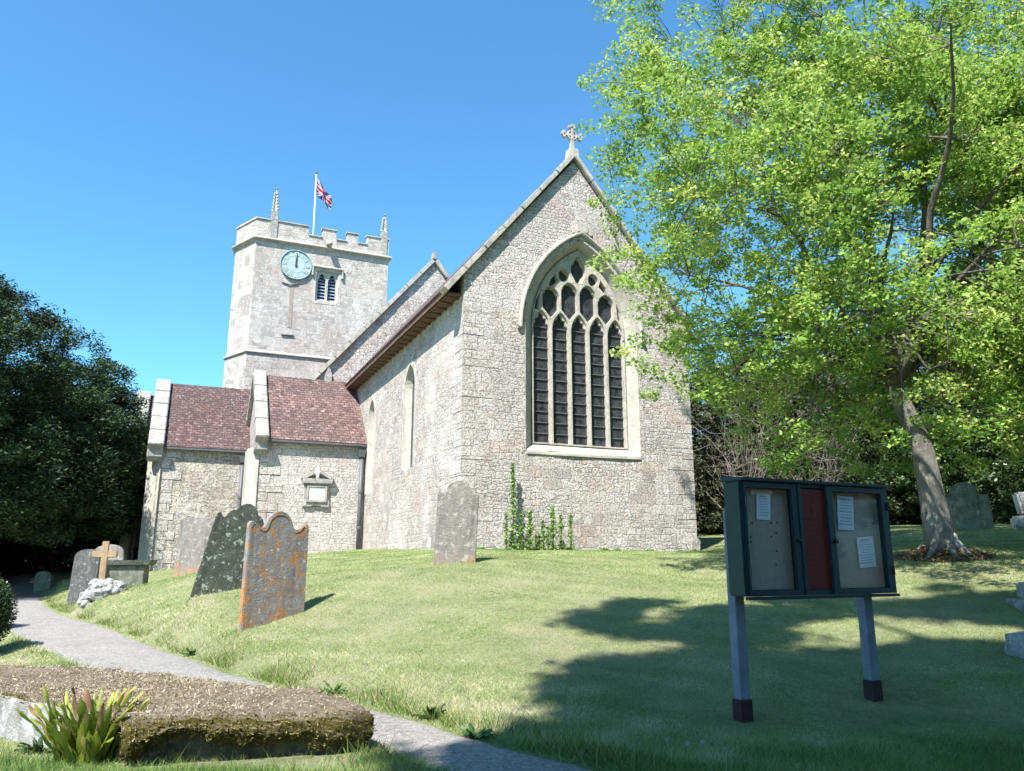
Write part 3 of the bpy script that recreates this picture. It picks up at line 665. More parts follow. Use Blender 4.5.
def string(z, d, h):
    m_ = MB(); a = [(x, y, z-h) for x, y in grow(foot, .0)]; b = [(x, y, z-h*.3) for x, y in grow(foot, d)]; c = [(x, y, z) for x, y in grow(foot, d)]; e = [(x, y, z+.14) for x, y in grow(foot, -.02)]
    m_.strip(a, b).strip(b, c).strip(c, e); m_.build('string_course', M['coping'], church)
string(10.85, .16, .14); string(17.35, .20, .18)
def parapet():
    H0, H1, HC = 17.40, 18.48, 17.95; th = .34
    pf = [(T0, H0), (T0, H1), (-.75, H1), (-.75, HC), (.05, HC), (.05, H1), (.82, H1), (.82, HC), (1.45, HC), (1.45, H1), (2.05, H1), (2.05, HC), (2.62, HC), (2.62, H1), (T1, H1), (T1, H0)]
    mb = MB().prism([(u, TW+.0, z) for u, z in pf], (0, th, 0))
    mb2 = MB(); tops = [(T0, -.75, H1), (-.75, .05, HC), (.05, .82, H1), (.82, 1.45, HC), (1.45, 2.05, H1), (2.05, 2.62, HC), (2.62, T1, H1)]
    for a, b, z in tops:
        e = .05 if z == H1 else -.01
        mb2.prism([(a-e, TW-.06, z), (a-e, TW-.06, z+.06), (a-e, TW+th/2, z+.14), (a-e, TW+th+.06, z+.06), (a-e, TW+th+.06, z)], (b-a+2*e, 0, 0))
    for (a, b) in ((foot[0], foot[4]), (foot[4], foot[3])):
        d = Vector((b[0]-a[0], b[1]-a[1])).normalized(); n = Vector((-d.y, d.x)) if True else 0
        n = Vector((d.y, -d.x)); 
        if n.x < 0: n = -n
        mb.prism([(a[0], a[1], H0), (b[0], b[1], H0), (b[0], b[1], H1), (a[0], a[1], H1)], (n.x*th, n.y*th, 0))
        o_ = -n*.06
        mb2.prism([(a[0]+o_.x, a[1]+o_.y, H1+.002), (b[0]+o_.x, b[1]+o_.y, H1+.002), (b[0]+o_.x, b[1]+o_.y, H1+.1), (a[0]+o_.x, a[1]+o_.y, H1+.1)], (n.x*(th+.12), n.y*(th+.12), 0))
    for y0, y1, z in ((24.4, 26, H1), (26, 26.8, HC), (26.8, 28, H1), (28, 28.8, HC), (28.8, 31, H1)):
        mb.box(T1-th, T1-.001, y0, y1, H0, z); mb2.box(T1-th-.05, T1+.05, y0, y1, z, z+.1)
    mb.box(-3.35, 3.5, 30.66, 30.99, H0, H1)
    o = mb.build('parapet', M['tower'], church)
    mb2.build('parapet_coping', M['coping'], o)
    MB().face([(x, y, 17.45) for x, y in foot]).build('tower_roof', M['lead'], church)
parapet()
def pinnacle(u, y, zb, zs, zt):
    o = MB().box(u-.19, u+.19, y-.06, y+.3, zb, zs).build('pinnacle', M['coping_light'], church, bevel=.02)
    c = (u, y+.12); mb = MB()
    mb.tube([(c[0], c[1], zs), (c[0], c[1], zs+.06), (c[0], c[1], zs+.1), (c[0], c[1], zt)], [.2, .22, .16, .035], 4)
    for k in range(6):
        z = zs+.22+k*(zt-zs-.3)/6; r_ = .17*(1-(z-zs)/(zt-zs))+.07
        for q in range(4):
            t = math.pi/4+q*math.pi/2; x_, y_ = c[0]+r_*math.cos(t), c[1]+r_*math.sin(t)
            mb.tube([(c[0], c[1], z-.05), (x_, y_, z), (x_+.03*math.cos(t), y_+.03*math.sin(t), z+.08)], [.03, .045, .02], 5)
    mb.tube([(c[0], c[1], zt-.03), (c[0], c[1], zt+.04), (c[0], c[1], zt+.1)], [.03, .085, .02], 8)
    mb.build('crocketed_spire', M['coping'], o, weld=False)
pinnacle(-2.62, TW, 17.4, 19.0, 20.45); pinnacle(3.62, TW, 17.4, 18.9, 20.0)
# gargoyle
mb = MB().tube([(.37, TW+.05, 17.5), (.38, TW-.25, 17.5), (.38, TW-.5, 17.44), (.38, TW-.68, 17.38)], [.16, .15, .19, .09], 8)
mb.tube([(.30, TW-.42, 17.55), (.24, TW-.40, 17.68)], [.05, .02], 5).tube([(.46, TW-.42, 17.55), (.52, TW-.40, 17.68)], [.05, .02], 5)
mb.build('gargoyle', M['dressed'], church, smooth=True, weld=False)
# belfry window
def belfry():
    u0, u1, z0, z1 = BW; m = (u0+u1)/2
    o = MB().strip([(u, TW, z) for u, z in bw], [(u0+.12, TW+.22, z0+.1), (u0+.12, TW+.22, z1-.05), (u1-.12, TW+.22, z1-.05), (u1-.12, TW+.22, z0+.1)]).build('belfry_window', M['dressed'], church)
    P = [(u0, z0), (u0, z1), (u1, z1), (u1, z0)]
    holes = [[(a, z0+.12)]+cusped(a, b, z1-.55, .42, (.2, .8), .3)+[(b, z0+.12)] for a, b in ((u0+.13, m-.07), (m+.07, u1-.13))]
    MB().prism([(u, TW+.12, z) for u, z in P], (0, .12, 0), [[(u, TW+.12, z) for u, z in h] for h in holes]).build('tracery', M['dressed'], o, bevel=.01)
    for k in range(9):
        z = z0+.15+k*.19
        MB().prism([(u0+.08, TW+.24, z), (u0+.08, TW+.36, z+.14), (u0+.08, TW+.38, z+.12), (u0+.08, TW+.26, z-.02)], (u1-u0-.16, 0, 0)).build('louvre', M['slate'], o)
    MB().box(u0, u1, TW+.42, TW+.44, z0, z1).build('backing', M['black'], o)
    e = .2; L = [(u0-e, z1-.35), (u0-e, z1+e), (u1+e, z1+e), (u1+e, z1-.35)]
    MB().sweep(L, .07, TW-.15, TW-.1, TW+.01, lambda u, y, z: (u, y, z)).build('hood_mould', M['dressed'], o)
    mb = MB(); e = .14
    mb.prism([(u, TW-.012, z) for u, z in [(u0-e, z0-.15), (u0-e, z1+e), (u1+e, z1+e), (u1+e, z0-.15)]], (0, .02, 0), [[(u, TW-.012, z) for u, z in bw]])
    mb.build('window_surround', M['dressed'], o)
M['slate'] = simple('blue_slate', (.20, .25, .33), .6, .4, .2); M['black'] = simple('dark_void', (.01, .01, .012), .9, .1)
belfry()
# clock
def clock():
    cu, cz, r_ = -1.32, 16.05, .84; P = lambda rr, t, y: (cu+rr*math.sin(t), y, cz+rr*math.cos(t))
    verd = simple('verdigris_blue', (.27, .37, .38), .6, .4, .12, 4); gold = simple('pale_gilding', (.70, .70, .56), .45, .5, .1); pale = simple('pale_centre', (.34, .42, .42), .6, .4, .15, 3); dk = simple('black_hand', (.05, .05, .05), .5, .4)
    N = 48; o = MB().prism([P(r_, 2*math.pi*k/N, TW-.09) for k in range(N)], (0, .1, 0)).build('clock_face', verd, church)
    MB().sweep([(P(r_, 2*math.pi*k/N, 0)[0], P(r_, 2*math.pi*k/N, 0)[2]) for k in range(N)], .035, TW-.14, TW-.12, TW-.05, lambda u, y, z: (u, y, z), closed=True).build('rim', simple('dull_green_rim', (.20, .31, .32), .6, .4), o)
    MB().prism([P(r_*.55, 2*math.pi*k/N, TW-.096) for k in range(N)], (0, .01, 0)).build('dial_centre', pale, o)
    rom = ['XII', 'I', 'II', 'III', 'IIII', 'V', 'VI', 'VII', 'VIII', 'IX', 'X', 'XI']
    for k, s in enumerate(rom):
        mb = MB(); t = 2*math.pi*k/12; wid = {'I': .055, 'V': .11, 'X': .11}; tot = sum(wid[c] for c in s); x = -tot/2
        er = Vector((math.sin(t), 0, math.cos(t))); et = Vector((math.cos(t), 0, -math.sin(t))); cc = Vector((cu, TW-.098, cz))+er*(r_*.76)
        def bar(a, b, w_=.022):
            a, b = Vector(a), Vector(b); d = (b-a).normalized(); n = Vector((-d.y, d.x))*w_/2
            mb.prism([cc+et*q.x+er*q.y for q in (a-n, b-n, b+n, a+n)], (0, -.008-.001*len(mb.f), 0))
        for c in s:
            m_ = x+wid[c]/2; h = .11
            if c == 'I': bar((m_, -h), (m_, h))
            if c == 'V': bar((m_-.04, h), (m_, -h)); bar((m_+.04, h), (m_, -h))
            if c == 'X': bar((m_-.04, h), (m_+.04, -h)); bar((m_+.04, h), (m_-.04, -h))
            x += wid[c]
        mb.build('numeral', gold, o, weld=False)
    for L, w_, t, y in ((.68, .05, .035, TW-.135), (.45, .09, .02, TW-.12)):
        er = Vector((math.sin(t), 0, math.cos(t))); et = Vector((math.cos(t), 0, -math.sin(t))); cc = Vector((cu, y, cz))
        MB().prism([cc-er*.14-et*w_*.5, cc+er*L*.8-et*w_*.5, cc+er*L, cc+er*L*.8+et*w_*.5, cc-er*.14+et*w_*.5], (0, .012, 0)).build('clock_hand', dk, o)
    MB().tube([(cu, TW-.15, cz), (cu, TW-.09, cz)], .06, 10).build('hub', dk, o)
clock()
# iron ties under the clock
mb = MB().tube([(-2.0, TW-.04, 14.95), (-1.6, TW-.05, 14.85), (-1.15, TW-.04, 14.98)], .035, 5).tube([(-1.85, TW-.04, 11.95), (-1.2, TW-.04, 11.98)], .05, 5); mb.build('iron_tie', M['lead'], church)
MB().box(-1.55, -1.35, TW-.015, TW+.01, 12.4, 14.8).build('weather_stain', plain_stone('brown_stained_stone', (.36, .29, .23), (.27, .22, .18), 4), church)
# flagpole and flag
FB = (.02, 27.2)
pole = MB().tube([(FB[0], FB[1], 17.4), (FB[0]-.04, FB[1], 20), (FB[0]-.08, FB[1], 23.5)], [.06, .05, .035], 8).build('flagpole', simple('white_pole', (.7, .7, .7), .4, .5, .05), church, smooth=True)
MB().tube([(FB[0]-.08, FB[1], 23.48), (FB[0]-.08, FB[1], 23.56), (FB[0]-.08, FB[1], 23.63)], [.05, .085, .03], 8).build('pole_ball', M['lead'], pole, smooth=True)
def flag():
    nx, nz = 24, 12; V = []; UVs = []
    hoist, fly = 1.05, 2.15
    for i in range(nx+1):
        for j in range(nz+1):
            s, t = i/nx, j/nz
            # limp: falls away diagonally from the hoist
            x = .72*fly*s*.62+ (1-t)*.0 + .10*s*(1-t); z = -hoist*(1-t)*(1-.35*s)-fly*s*.62+.1*s*t
            x -= .12*(1-t)*s
            y = .13*math.sin(s*9+t*3)*min(1, s*3)+.06*math.sin(s*17-t*5)*s
            V.append((x, y, z)); UVs.append((s, t))
    Fc = [(i*(nz+1)+j, (i+1)*(nz+1)+j, (i+1)*(nz+1)+j+1, i*(nz+1)+j+1) for i in range(nx) for j in range(nz)]
    me = bpy.data.meshes.new('flag'); me.from_pydata(V, [], Fc); uv = me.uv_layers.new(name='uv')
    for l in me.loops: uv.data[l.index].uv = UVs[l.vertex_index]
    me.polygons.foreach_set('use_smooth', [True]*len(Fc))
    m, nt, b = newmat('union_flag_cloth', .8, .1); sx = nd(nt, 'SeparateXYZ', {0: nd(nt, 'TexCoord').outputs['UV']})
    U_ = math_(nt, 'MULTIPLY', math_(nt, 'SUBTRACT', sx.outputs[0], .5), 2.); V_ = math_(nt, 'SUBTRACT', sx.outputs[1], .5)
    aU, aV = math_(nt, 'ABSOLUTE', U_), math_(nt, 'ABSOLUTE', V_)
    dg = math_(nt, 'ABSOLUTE', math_(nt, 'SUBTRACT', aU, math_(nt, 'MULTIPLY', aV, 2.)))
    cr = math_(nt, 'MINIMUM', aU, aV)
    c = mix(nt, math_(nt, 'LESS_THAN', dg, .22), (.012, .02, .14), (.42, .42, .44))
    c = mix(nt, math_(nt, 'LESS_THAN', dg, .075), c, (.38, .02, .04))
    c = mix(nt, math_(nt, 'LESS_THAN', cr, .165), c, (.42, .42, .44))
    c = mix(nt, math_(nt, 'LESS_THAN', cr, .1), c, (.38, .02, .04))
    nt.links.new(c, b.inputs['Base Color']); me.materials.append(m)
    o = bpy.data.objects.new('flag', me); col.objects.link(o)
    p = ch(FB[0]-.02, FB[1], 23.2); o.location = p; o.rotation_euler = (0, 0, R(20))
    sm = o.modifiers.new('thick', 'SOLIDIFY'); sm.thickness = .008
    tag(o, 'limp red, white and blue union flag hanging from the pole on the tower', 'flag')
flag()

# ------------------------------------------------------------------ headstones
LICH = [((.50, .22, .05), 5, .60), ((.60, .58, .52), 9, .60)]
M['hs_orange'] = plain_stone('orange_lichened_stone', (.27, .255, .24), (.16, .15, .14), 5, (.10, .09, .085), [((.46, .20, .05), 4.6, .53), ((.30, .16, .06), 10, .56), ((.50, .48, .44), 11, .585)], 1, low=((.40, .17, .05), .42))
M['hs_dark'] = plain_stone('dark_lichened_stone', (.065, .078, .055), (.028, .032, .026), 4, (.16, .19, .12), [((.20, .25, .18), 9, .58)], 1, discs=((.24, .28, .22), 8.5))
M['hs_grey'] = plain_stone('grey_lichened_stone', (.30, .27, .24), (.19, .17, .15), 5, (.14, .13, .12), [((.46, .42, .37), 7, .54), ((.46, .30, .20), 5, .62)], 1, low=((.46, .26, .14), .75))
M['hs_shade'] = plain_stone('mossy_grey_stone', (.20, .21, .17), (.09, .10, .07), 4, (.35, .37, .3), [((.42, .44, .36), 6, .6), ((.10, .15, .04), 3, .58)], .7)
M['hs_mottled'] = plain_stone('mottled_black_white_stone', (.13, .13, .12), (.05, .05, .045), 6, (.4, .4, .37), [((.42, .42, .39), 7, .575)], 1)
M['hs_pale'] = plain_stone('pale_lichened_stone', (.40, .40, .37), (.16, .155, .14), 6, (.08, .08, .07), [((.55, .54, .50), 8, .56)], 1)
def hs_profile(kind, w_, h):
    a = w_/2
    if kind == 'scroll':
        top = []
        r_ = a*.42; cz = h-r_
        pts = [(-a, h*.87), (-a*.97, h*.895), (-a*.88, h*.905), (-a*.80, h*.885), (-a*.72, h*.858), (-a*.60, h*.843), (-a*.48, h*.85)]
        L = pts+[(-r_*math.cos(t), cz+r_*math.sin(t)) for t in (math.pi*k/14*1.0 for k in range(1, 8))]
        top = L+[(-x, z) for x, z in reversed(L[:-1])]
    elif kind == 'double_scroll':
        L = [(-a, h*.80), (-a*.96, h*.825), (-a*.86, h*.83), (-a*.80, h*.80), (-a*.74, h*.79), (-a*.66, h*.80), (-a*.60, h*.85), (-a*.52, h*.885), (-a*.44, h*.895), (-a*.36, h*.90), (-a*.30, h*.95), (-a*.16, h*.985), (0, h)]
        top = L+[(-x, z) for x, z in reversed(L[:-1])]
    elif kind == 'shoulder':
        r_ = a*.62; cz = h-r_
        L = [(-a, cz-.02), (-a*.9, cz+.01), (-a*.78, cz-.01), (-r_*1.04, cz-.04)]+[(-r_*math.cos(t), cz+r_*math.sin(t)) for t in (math.pi*k/16 for k in range(0, 9))]
        top = L+[(-x, z) for x, z in reversed(L[:-1])]
    elif kind == 'round':
        top = [(-a*math.cos(t), h-a*.6+a*.6*math.sin(t)) for t in (math.pi*k/16 for k in range(0, 17))]
    else: top = [(-a, h*.93), (-a*.5, h*.99), (0, h), (a*.6, h*.97), (a, h*.9)]
    return [(-a, -.35)]+top+[(a, -.35)]
def headstone(label, kind, w_, h, loc, rz, mat, th=.1, lean=(0, 0), carve=True):
    p = hs_profile(kind, w_, h)
    o = MB().prism([(x, 0, z) for x, z in p], (0, th, 0)).build('headstone', mat, bevel=.012, noise_amp=.009)
    if carve:
        q = [(x*.93, z*.97) for x, z in p if z > 0]
        MB().sweep(q, .010, -.006, -.003, .004, lambda u, y, z: (u, y, z)).build('carved_border', mat, o)
    o.location = loc; o.rotation_euler = (lean[0], lean[1], rz); return tag(o, label, 'headstone')
# orange headstone: left foot, right foot
a, b = Vector((-3.99, 11.85)), Vector((-3.27, 12.65)); m_ = (a+b)/2
headstone('grey headstone thickly spotted with orange lichen, arched top with scrolled shoulders, nearest to the path', 'scroll', 1.06, 1.73, (m_.x, m_.y, -.98), math.atan2(b.y-a.y, b.x-a.x), M['hs_orange'], .11, (R(-2), R(1.5)))
a, b = Vector((-5.50, 13.75)), Vector((-4.62, 14.25)); m_ = (a+b)/2
headstone('dark green headstone leaning to the right with pale lichen spots and wavy top', 'double_scroll', 1.05, 1.68, (m_.x, m_.y, -.60), math.atan2(b.y-a.y, b.x-a.x)-R(3), M['hs_dark'], .11, (R(-9), R(13)), carve=False)
headstone('pale grey round-shouldered headstone standing upright before the corner of the chancel', 'shoulder', .80, 1.55, (-1.08, 15.0, -.05), R(14), M['hs_grey'], .12, (R(2), R(2)), carve=False)
p = at(194, 566, 25.5); headstone('worn flat-topped headstone resting against the rough chapel wall', 'plain', 1.1, 1.62, (p.x, p.y, p.z-.05), R(23), M['hs_grey'], .12, (R(-5), 0), carve=False)
p = at(84, 598, 21.0); headstone('weathered dark headstone standing behind the small stone cross', 'round', .76, 1.28, (p.x-.1, p.y, g(p.x, p.y)), R(-8), M['hs_mottled'], .14, (0, R(3)), carve=False)
p = at(971, 529, 20); headstone('mossy shouldered headstone in the shade behind the big lime trunk', 'shoulder', 1.12, 1.2, (p.x, p.y, p.z), R(-12), M['hs_shade'], .14, (0, R(-3)), carve=False)
p = at(40, 600, 29); headstone('small dark headstone in deep shade under the yew', 'round', .6, .72, (p.x, p.y, g(p.x, p.y)), R(0), M['hs_shade'], .12, carve=False)

# little cross on a rubble base
M['rockery'] = plain_stone('pale_rubble_lumps', (.40, .39, .37), (.20, .195, .185), 6, (.10, .10, .09), [((.52, .51, .49), 8, .55)], 1)
def cross_on_rocks():
    p = at(101, 588, 19.6); z = g(p.x, p.y); o = tag(empty('stone_cross', (p.x, p.y, z-.04), R(20)), 'small plain tan stone cross on a heap of pale rubble', 'grave cross')
    tan = plain_stone('tan_sandstone', (.46, .31, .17), (.28, .19, .12), 5, (.45, .42, .36))
    MB().box(-.075, .075, -.06, .06, .25, 1.18).box(-.28, .28, -.055, .055, .82, .965).build('cross', tan, o, bevel=.012, weld=False)
    rr = random.Random(4)
    for k in range(40):
        t = rr.uniform(0, 6.28); q = rr.uniform(.08, .5); r_ = rr.uniform(.09, .17)
        bm_ = bmesh.new(); bmesh.ops.create_icosphere(bm_, subdivisions=2, radius=r_)
        sv = Vector((rr.uniform(0, 9), rr.uniform(0, 9), k))
        for v in bm_.verts: v.co = v.co*(1+.7*noise.noise(v.co*6+sv)); v.co.z *= .7; v.co += Vector((q*math.cos(t), q*math.sin(t)*.8, (.30-q*.5)+(g(p.x+q*math.cos(t+R(20)), p.y+q*math.sin(t+R(20)))-z)*min(1, q*2.5)+rr.uniform(0, .03)))
        me = bpy.data.meshes.new('rock'); bm_.to_mesh(me); bm_.free(); me.materials.append(M['rockery'])
        r2 = bpy.data.objects.new('rock', me); col.objects.link(r2); r2.parent = o
cross_on_rocks()
bpy.data.objects['stone_cross'].scale = (1.0, 1.0, 1.1)
# table tomb behind the cross
def table_tomb():
    p = at(118, 586, 21.6); z = g(p.x, p.y)
    o = tag(empty('table_tomb', (p.x, p.y, z-.1), R(14)), 'dark grey chest tomb with overhanging top slab behind the stone cross', 'tomb')
    MB().prism([(-.72, -.38, .78), (-.78, -.44, .92), (.88, -.44, .92), (.80, -.38, .78)], (0, .86, 0)).build('top_slab', M['hs_shade'], o, bevel=.02)
    MB().box(-.62, .68, -.30, .36, 0, .78).build('chest', M['hs_shade'], o, bevel=.02)
    MB().box(-.8, 1.0, -.5, .5, -.1, .1).build('plinth', M['hs_pale'], o, bevel=.02)
table_tomb()
p = at(108, 556, 25.5); o = headstone('rounded brownish headstone beyond the chest tomb, beside the church buttress', 'round', .95, 1.4, (p.x+.1, p.y, g(p.x, p.y)), R(10), M['hs_grey'], .12, (0, R(-6)), carve=False)

# right-hand monument at the picture edge
def urn_monument():
    p = at(1046, 600, 10.6); z = g(p.x, p.y)
    o = tag(empty('cross_monument', (p.x, p.y, z-.05), R(-15)), 'white and grey weathered stone cross monument on stepped base at the right picture edge', 'monument')
    MB().box(-.42, .42, -.42, .42, -.2, .10).build('plinth', M['hs_pale'], o, bevel=.03)
    MB().box(-.26, .26, -.26, .26, .10, .32).build('step', M['hs_pale'], o, bevel=.03)
    MB().prism([(-.13, -.10, .32), (-.09, -.10, 1.02), (.09, -.10, 1.02), (.13, -.10, .32)], (0, .2, 0)).build('shaft', M['hs_shade'], o, bevel=.02)
    MB().box(-.26, .26, -.12, .12, 1.02, 1.20).prism([(-.16, -.11, 1.20), (-.20, -.11, 1.52), (.20, -.11, 1.52), (.16, -.11, 1.20)], (0, .22, 0)).build('head', M['hs_pale'], o, bevel=.03, weld=False)
urn_monument()
def boulder(label, p, s, rz, mat, name='kerb_stone'):
    bm_ = bmesh.new(); bmesh.ops.create_cube(bm_, size=1); bmesh.ops.subdivide_edges(bm_, edges=bm_.edges, cuts=5, use_grid_fill=True)
    for v in bm_.verts:
        c = v.co.copy(); v.co = c*.75+c.normalized()*.16; v.co = Vector((v.co.x*s[0], v.co.y*s[1], v.co.z*s[2])); v.co += noise.noise_vector(v.co*7)*.05
    me = bpy.data.meshes.new(name); bm_.to_mesh(me); bm_.free(); me.materials.append(mat); me.polygons.foreach_set('use_smooth', [True]*len(me.polygons))
    o = bpy.data.objects.new(name, me); col.objects.link(o); o.location = p; o.rotation_euler = (0, 0, rz); return tag(o, label, 'stone')
p = at(1040, 678, 8.8); boulder('rough whitish stone low in shaded grass at the right picture edge', (p.x, p.y, g(p.x, p.y)+.05), (.42, .4, .34), .3, M['hs_pale'])

# ------------------------------------------------------------------ notice board
def noticeboard():
    ang = R(25.3); W_, H, D = 1.87, 1.0, .2
    z0 = -.31; org = Vector((2.03, 6.9, 0))
    o = tag(empty('notice_board', (org.x, org.y, -1.4), ang), 'dark blue-green glazed church notice board with red centre panel on two grey posts', 'notice board')
    Z = lambda z: z+1.4
    navy = simple('navy_green_paint', (.010, .026, .036), .5, .4, .2, 6, .1); green = simple('green_paint', (.010, .036, .024), .5, .4, .2, 5, .1)
    grey = simple('grey_painted_post', (.17, .185, .22), .7, .3, .2, 6, .3); ox = simple('oxblood_shoe', (.05, .016, .016), .7, .3, .4, 8, .3)
    red = simple('red_panel', (.12, .008, .004), .5, .3, .15, 4); cork = simple('pin_board', (.34, .285, .235), .9, .1, .1, 20, .2)
    faint = simple('faded_gilt', (.13, .03, .018), .6, .3, .2); knobm = simple('black_knob', (.01, .01, .01), .3, .5)
    b0, b1 = Z(z0), Z(z0+H)
    case = MB().box(0, .03, 0, D, b0, b1).box(W_-.03, W_, 0, D, b0, b1).box(.03, W_-.03, .0, D, b0, b0+.045).box(.03, W_-.03, 0, D, b1-.03, b1).box(.03, W_-.03, D-.02, D, b0+.045, b1-.03).build('cabinet', navy, o, weld=False)
    MB().box(-.002-.012, -.002, .0, D, b0+.01, b1-.01).build('side_panel', green, o, bevel=.003)
    MB().prism([(-.022, -.06, b1+.004), (-.022, -.06, b1+.03), (-.022, D+.03, b1+.06), (-.022, D+.03, b1+.004)], (W_+.044, 0, 0)).build('roof', navy, o, bevel=.006)
    MB().box(-.0, W_+.0, -.035, .02, b0-.03, b0-.004).build('bottom_rail', navy, o, bevel=.004)
    # doors
    F_ = [(.03, .66, 1), (1.06, 1.84, -1)]
    for x0, x1, s in F_:
        st = .075; sl_, sr_ = (.022, .075) if s > 0 else (.05, .085)
        fr_ = [(x0, -.02, b0+.004), (x0, -.02, b1-.004), (x1, -.02, b1-.004), (x1, -.02, b0+.004)]
        ho = [(x0+sl_, -.02, b0+.05), (x0+sl_, -.02, b1-.055), (x1-sr_, -.02, b1-.055), (x1-sr_, -.02, b0+.05)]
        d = MB().prism(fr_, (0, .035, 0), [ho]).build('door', navy, o, bevel=.004)
        m, nt, bs = newmat('pane_glass', .03, .5); 
        for n in list(nt.nodes):
            if n.type == 'BSDF_PRINCIPLED': nt.nodes.remove(n)
        mx = nd(nt, 'MixShader', {0: .988, 1: nd(nt, 'BsdfGlossy', {'Roughness': .03}).outputs[0], 2: nd(nt, 'BsdfTransparent').outputs[0]}); nt.links.new(mx.outputs[0], nt.nodes['Material Output'].inputs[0])
        MB().box(x0+.02, x1-.02, .004, .008, b0+.03, b1-.03).build('glass_pane', m, d)
        kx = x1-.03 if s > 0 else x0+.025
        MB().tube([(kx, -.02, (b0+b1)/2-.02), (kx, -.04, (b0+b1)/2-.02), (kx, -.055, (b0+b1)/2-.02), (kx, -.06, (b0+b1)/2-.02)], [.012, .02, .02, .008], 10).build('knob', knobm, d, smooth=True)
        hx = x0+.01 if s > 0 else x1-.01
        for hz in (b0+.17, b1-.22): MB().tube([(hx, -.027, hz), (hx, -.027, hz+.08)], .009, 6).build('hinge', knobm, d)
        MB().box(x0+.01, x1-.01, .095, .11, b0+.05, b1-.05).build('pinboard', cork, o)
    cp = MB().box(.69, 1.03, .0, .02, b0+.05, b1-.045).build('centre_panel', red, o)
    MB().box(.662, .70, -.03, .03, b0+.004, b1-.004).box(1.02, 1.058, -.03, .03, b0+.004, b1-.004).build('mullion', navy, o, bevel=.003)
    mb = MB(); cx = .86; zt = b1-.16
    mb.box(cx-.006, cx+.006, -.004, .002, zt-.10, zt+.03).box(cx-.032, cx+.032, -.0045, .002, zt-.035, zt-.023)
    mb.build('painted_cross', faint, cp, weld=False)
    rr = random.Random(2); zz = zt-.17
    for L, hh in ((.24, .034), (.20, .02), (.24, .02), (.15, .016), (.22, .02), (.12, .014), (.18, .02), (.22, .016), (.2, .014)):
        x = cx-L/2; mb = MB()
        while x < cx+L/2:
            ww = rr.uniform(.006, .016); mb.box(x, x+ww, -.003, .001, zz, zz+hh*rr.uniform(.5, 1)); x += ww+rr.uniform(.006, .014)
        zz -= .052
        mb.build('faded_line', faint, cp, weld=False)
    # posts
    for px, lx in ((.05, 0), (1.66, 0)):
        base = g(*(org+Vector((math.cos(ang)*px-math.sin(ang)*(D+.05), math.sin(ang)*px+math.cos(ang)*(D+.05), 0))).xy)+1.4
        po = MB().box(px, px+.105, D+.004, D+.109, base+.18, b1-.22).build('post', grey, o, bevel=.006)
        MB().box(px-.01, px+.115, D-.006, D+.119, base-.15, base+.18).build('post_shoe', ox, po, bevel=.006)
    # papers (things of their own)
    white = simple('white_paper', (.60, .63, .68), .8, .2, .03); ink = simple('grey_print', (.30, .32, .36), .8, .1)
    def paper(label, x, z, w_, h, rot, seed, lines=9, head=True):
        rr = random.Random(seed)
        mb = MB(); n = 8
        for i in range(n+1):
            for j in range(n+1):
                s, t = i/n-.5, j/n-.5; mb.v.append((s*w_, -.012*(s*2)**2*(.5+t)-.002, t*h))
        for i in range(n):
            for j in range(n): mb.f.append((i*(n+1)+j, (i+1)*(n+1)+j, (i+1)*(n+1)+j+1, i*(n+1)+j+1))
        e = mb.build('notice_paper', white, smooth=True)
        lb = MB(); z_ = h*.42
        for k in range(lines):
            hh = (.010 if (head and k == 0) else .005); L = w_*rr.uniform(.45, .8)
            x_ = -L/2
            while x_ < L/2:
                ww = rr.uniform(.006, .02); lb.box(x_, min(x_+ww, L/2), -.018, -.0035, z_-hh, z_) if False else lb.box(x_, min(x_+ww, L/2), -.0035-.012*(2*x_/w_)**2*.9-.002, -.003-.012*(2*x_/w_)**2*(.5+z_/h)+.0, z_-hh, z_); x_ += ww+.005
            z_ -= h*.84/lines
        lb.build('printed_lines', ink, e, weld=False)
        pos = org+Vector((math.cos(ang)*x-math.sin(ang)*.085, math.sin(ang)*x+math.cos(ang)*.085, 0))
        e.location = (pos.x, pos.y, z); e.rotation_euler = (0, rot, ang); return tag(e, label, 'notice')
    paper('small white notice pinned high on the left pinboard of the notice board', .335, .475, .165, .235, R(2), 1, 8)
    paper('narrow white heading strip above the small notice on the left pinboard', .325, .605, .25, .035, R(-1), 5, 2, False)
    paper('tall white notice curling at the top of the right pinboard', 1.37, .445, .215, .325, R(2), 2, 9)
    paper('white notice pinned low at the right side of the right pinboard', 1.60, .075, .225, .29, R(-4), 3, 10)
    # drawing pins
    for k, (x, z) in enumerate(((.20, .33), (.43, .33), (.50, .335), (.17, .20), (.17, .16), (.48, .24), (.42, .21), (.47, .08), (.45, -.04))):
        MB().tube([(x, .095, Z(z)), (x, .088, Z(z))], .008, 6).build('drawing_pin', knobm, o)
noticeboard()

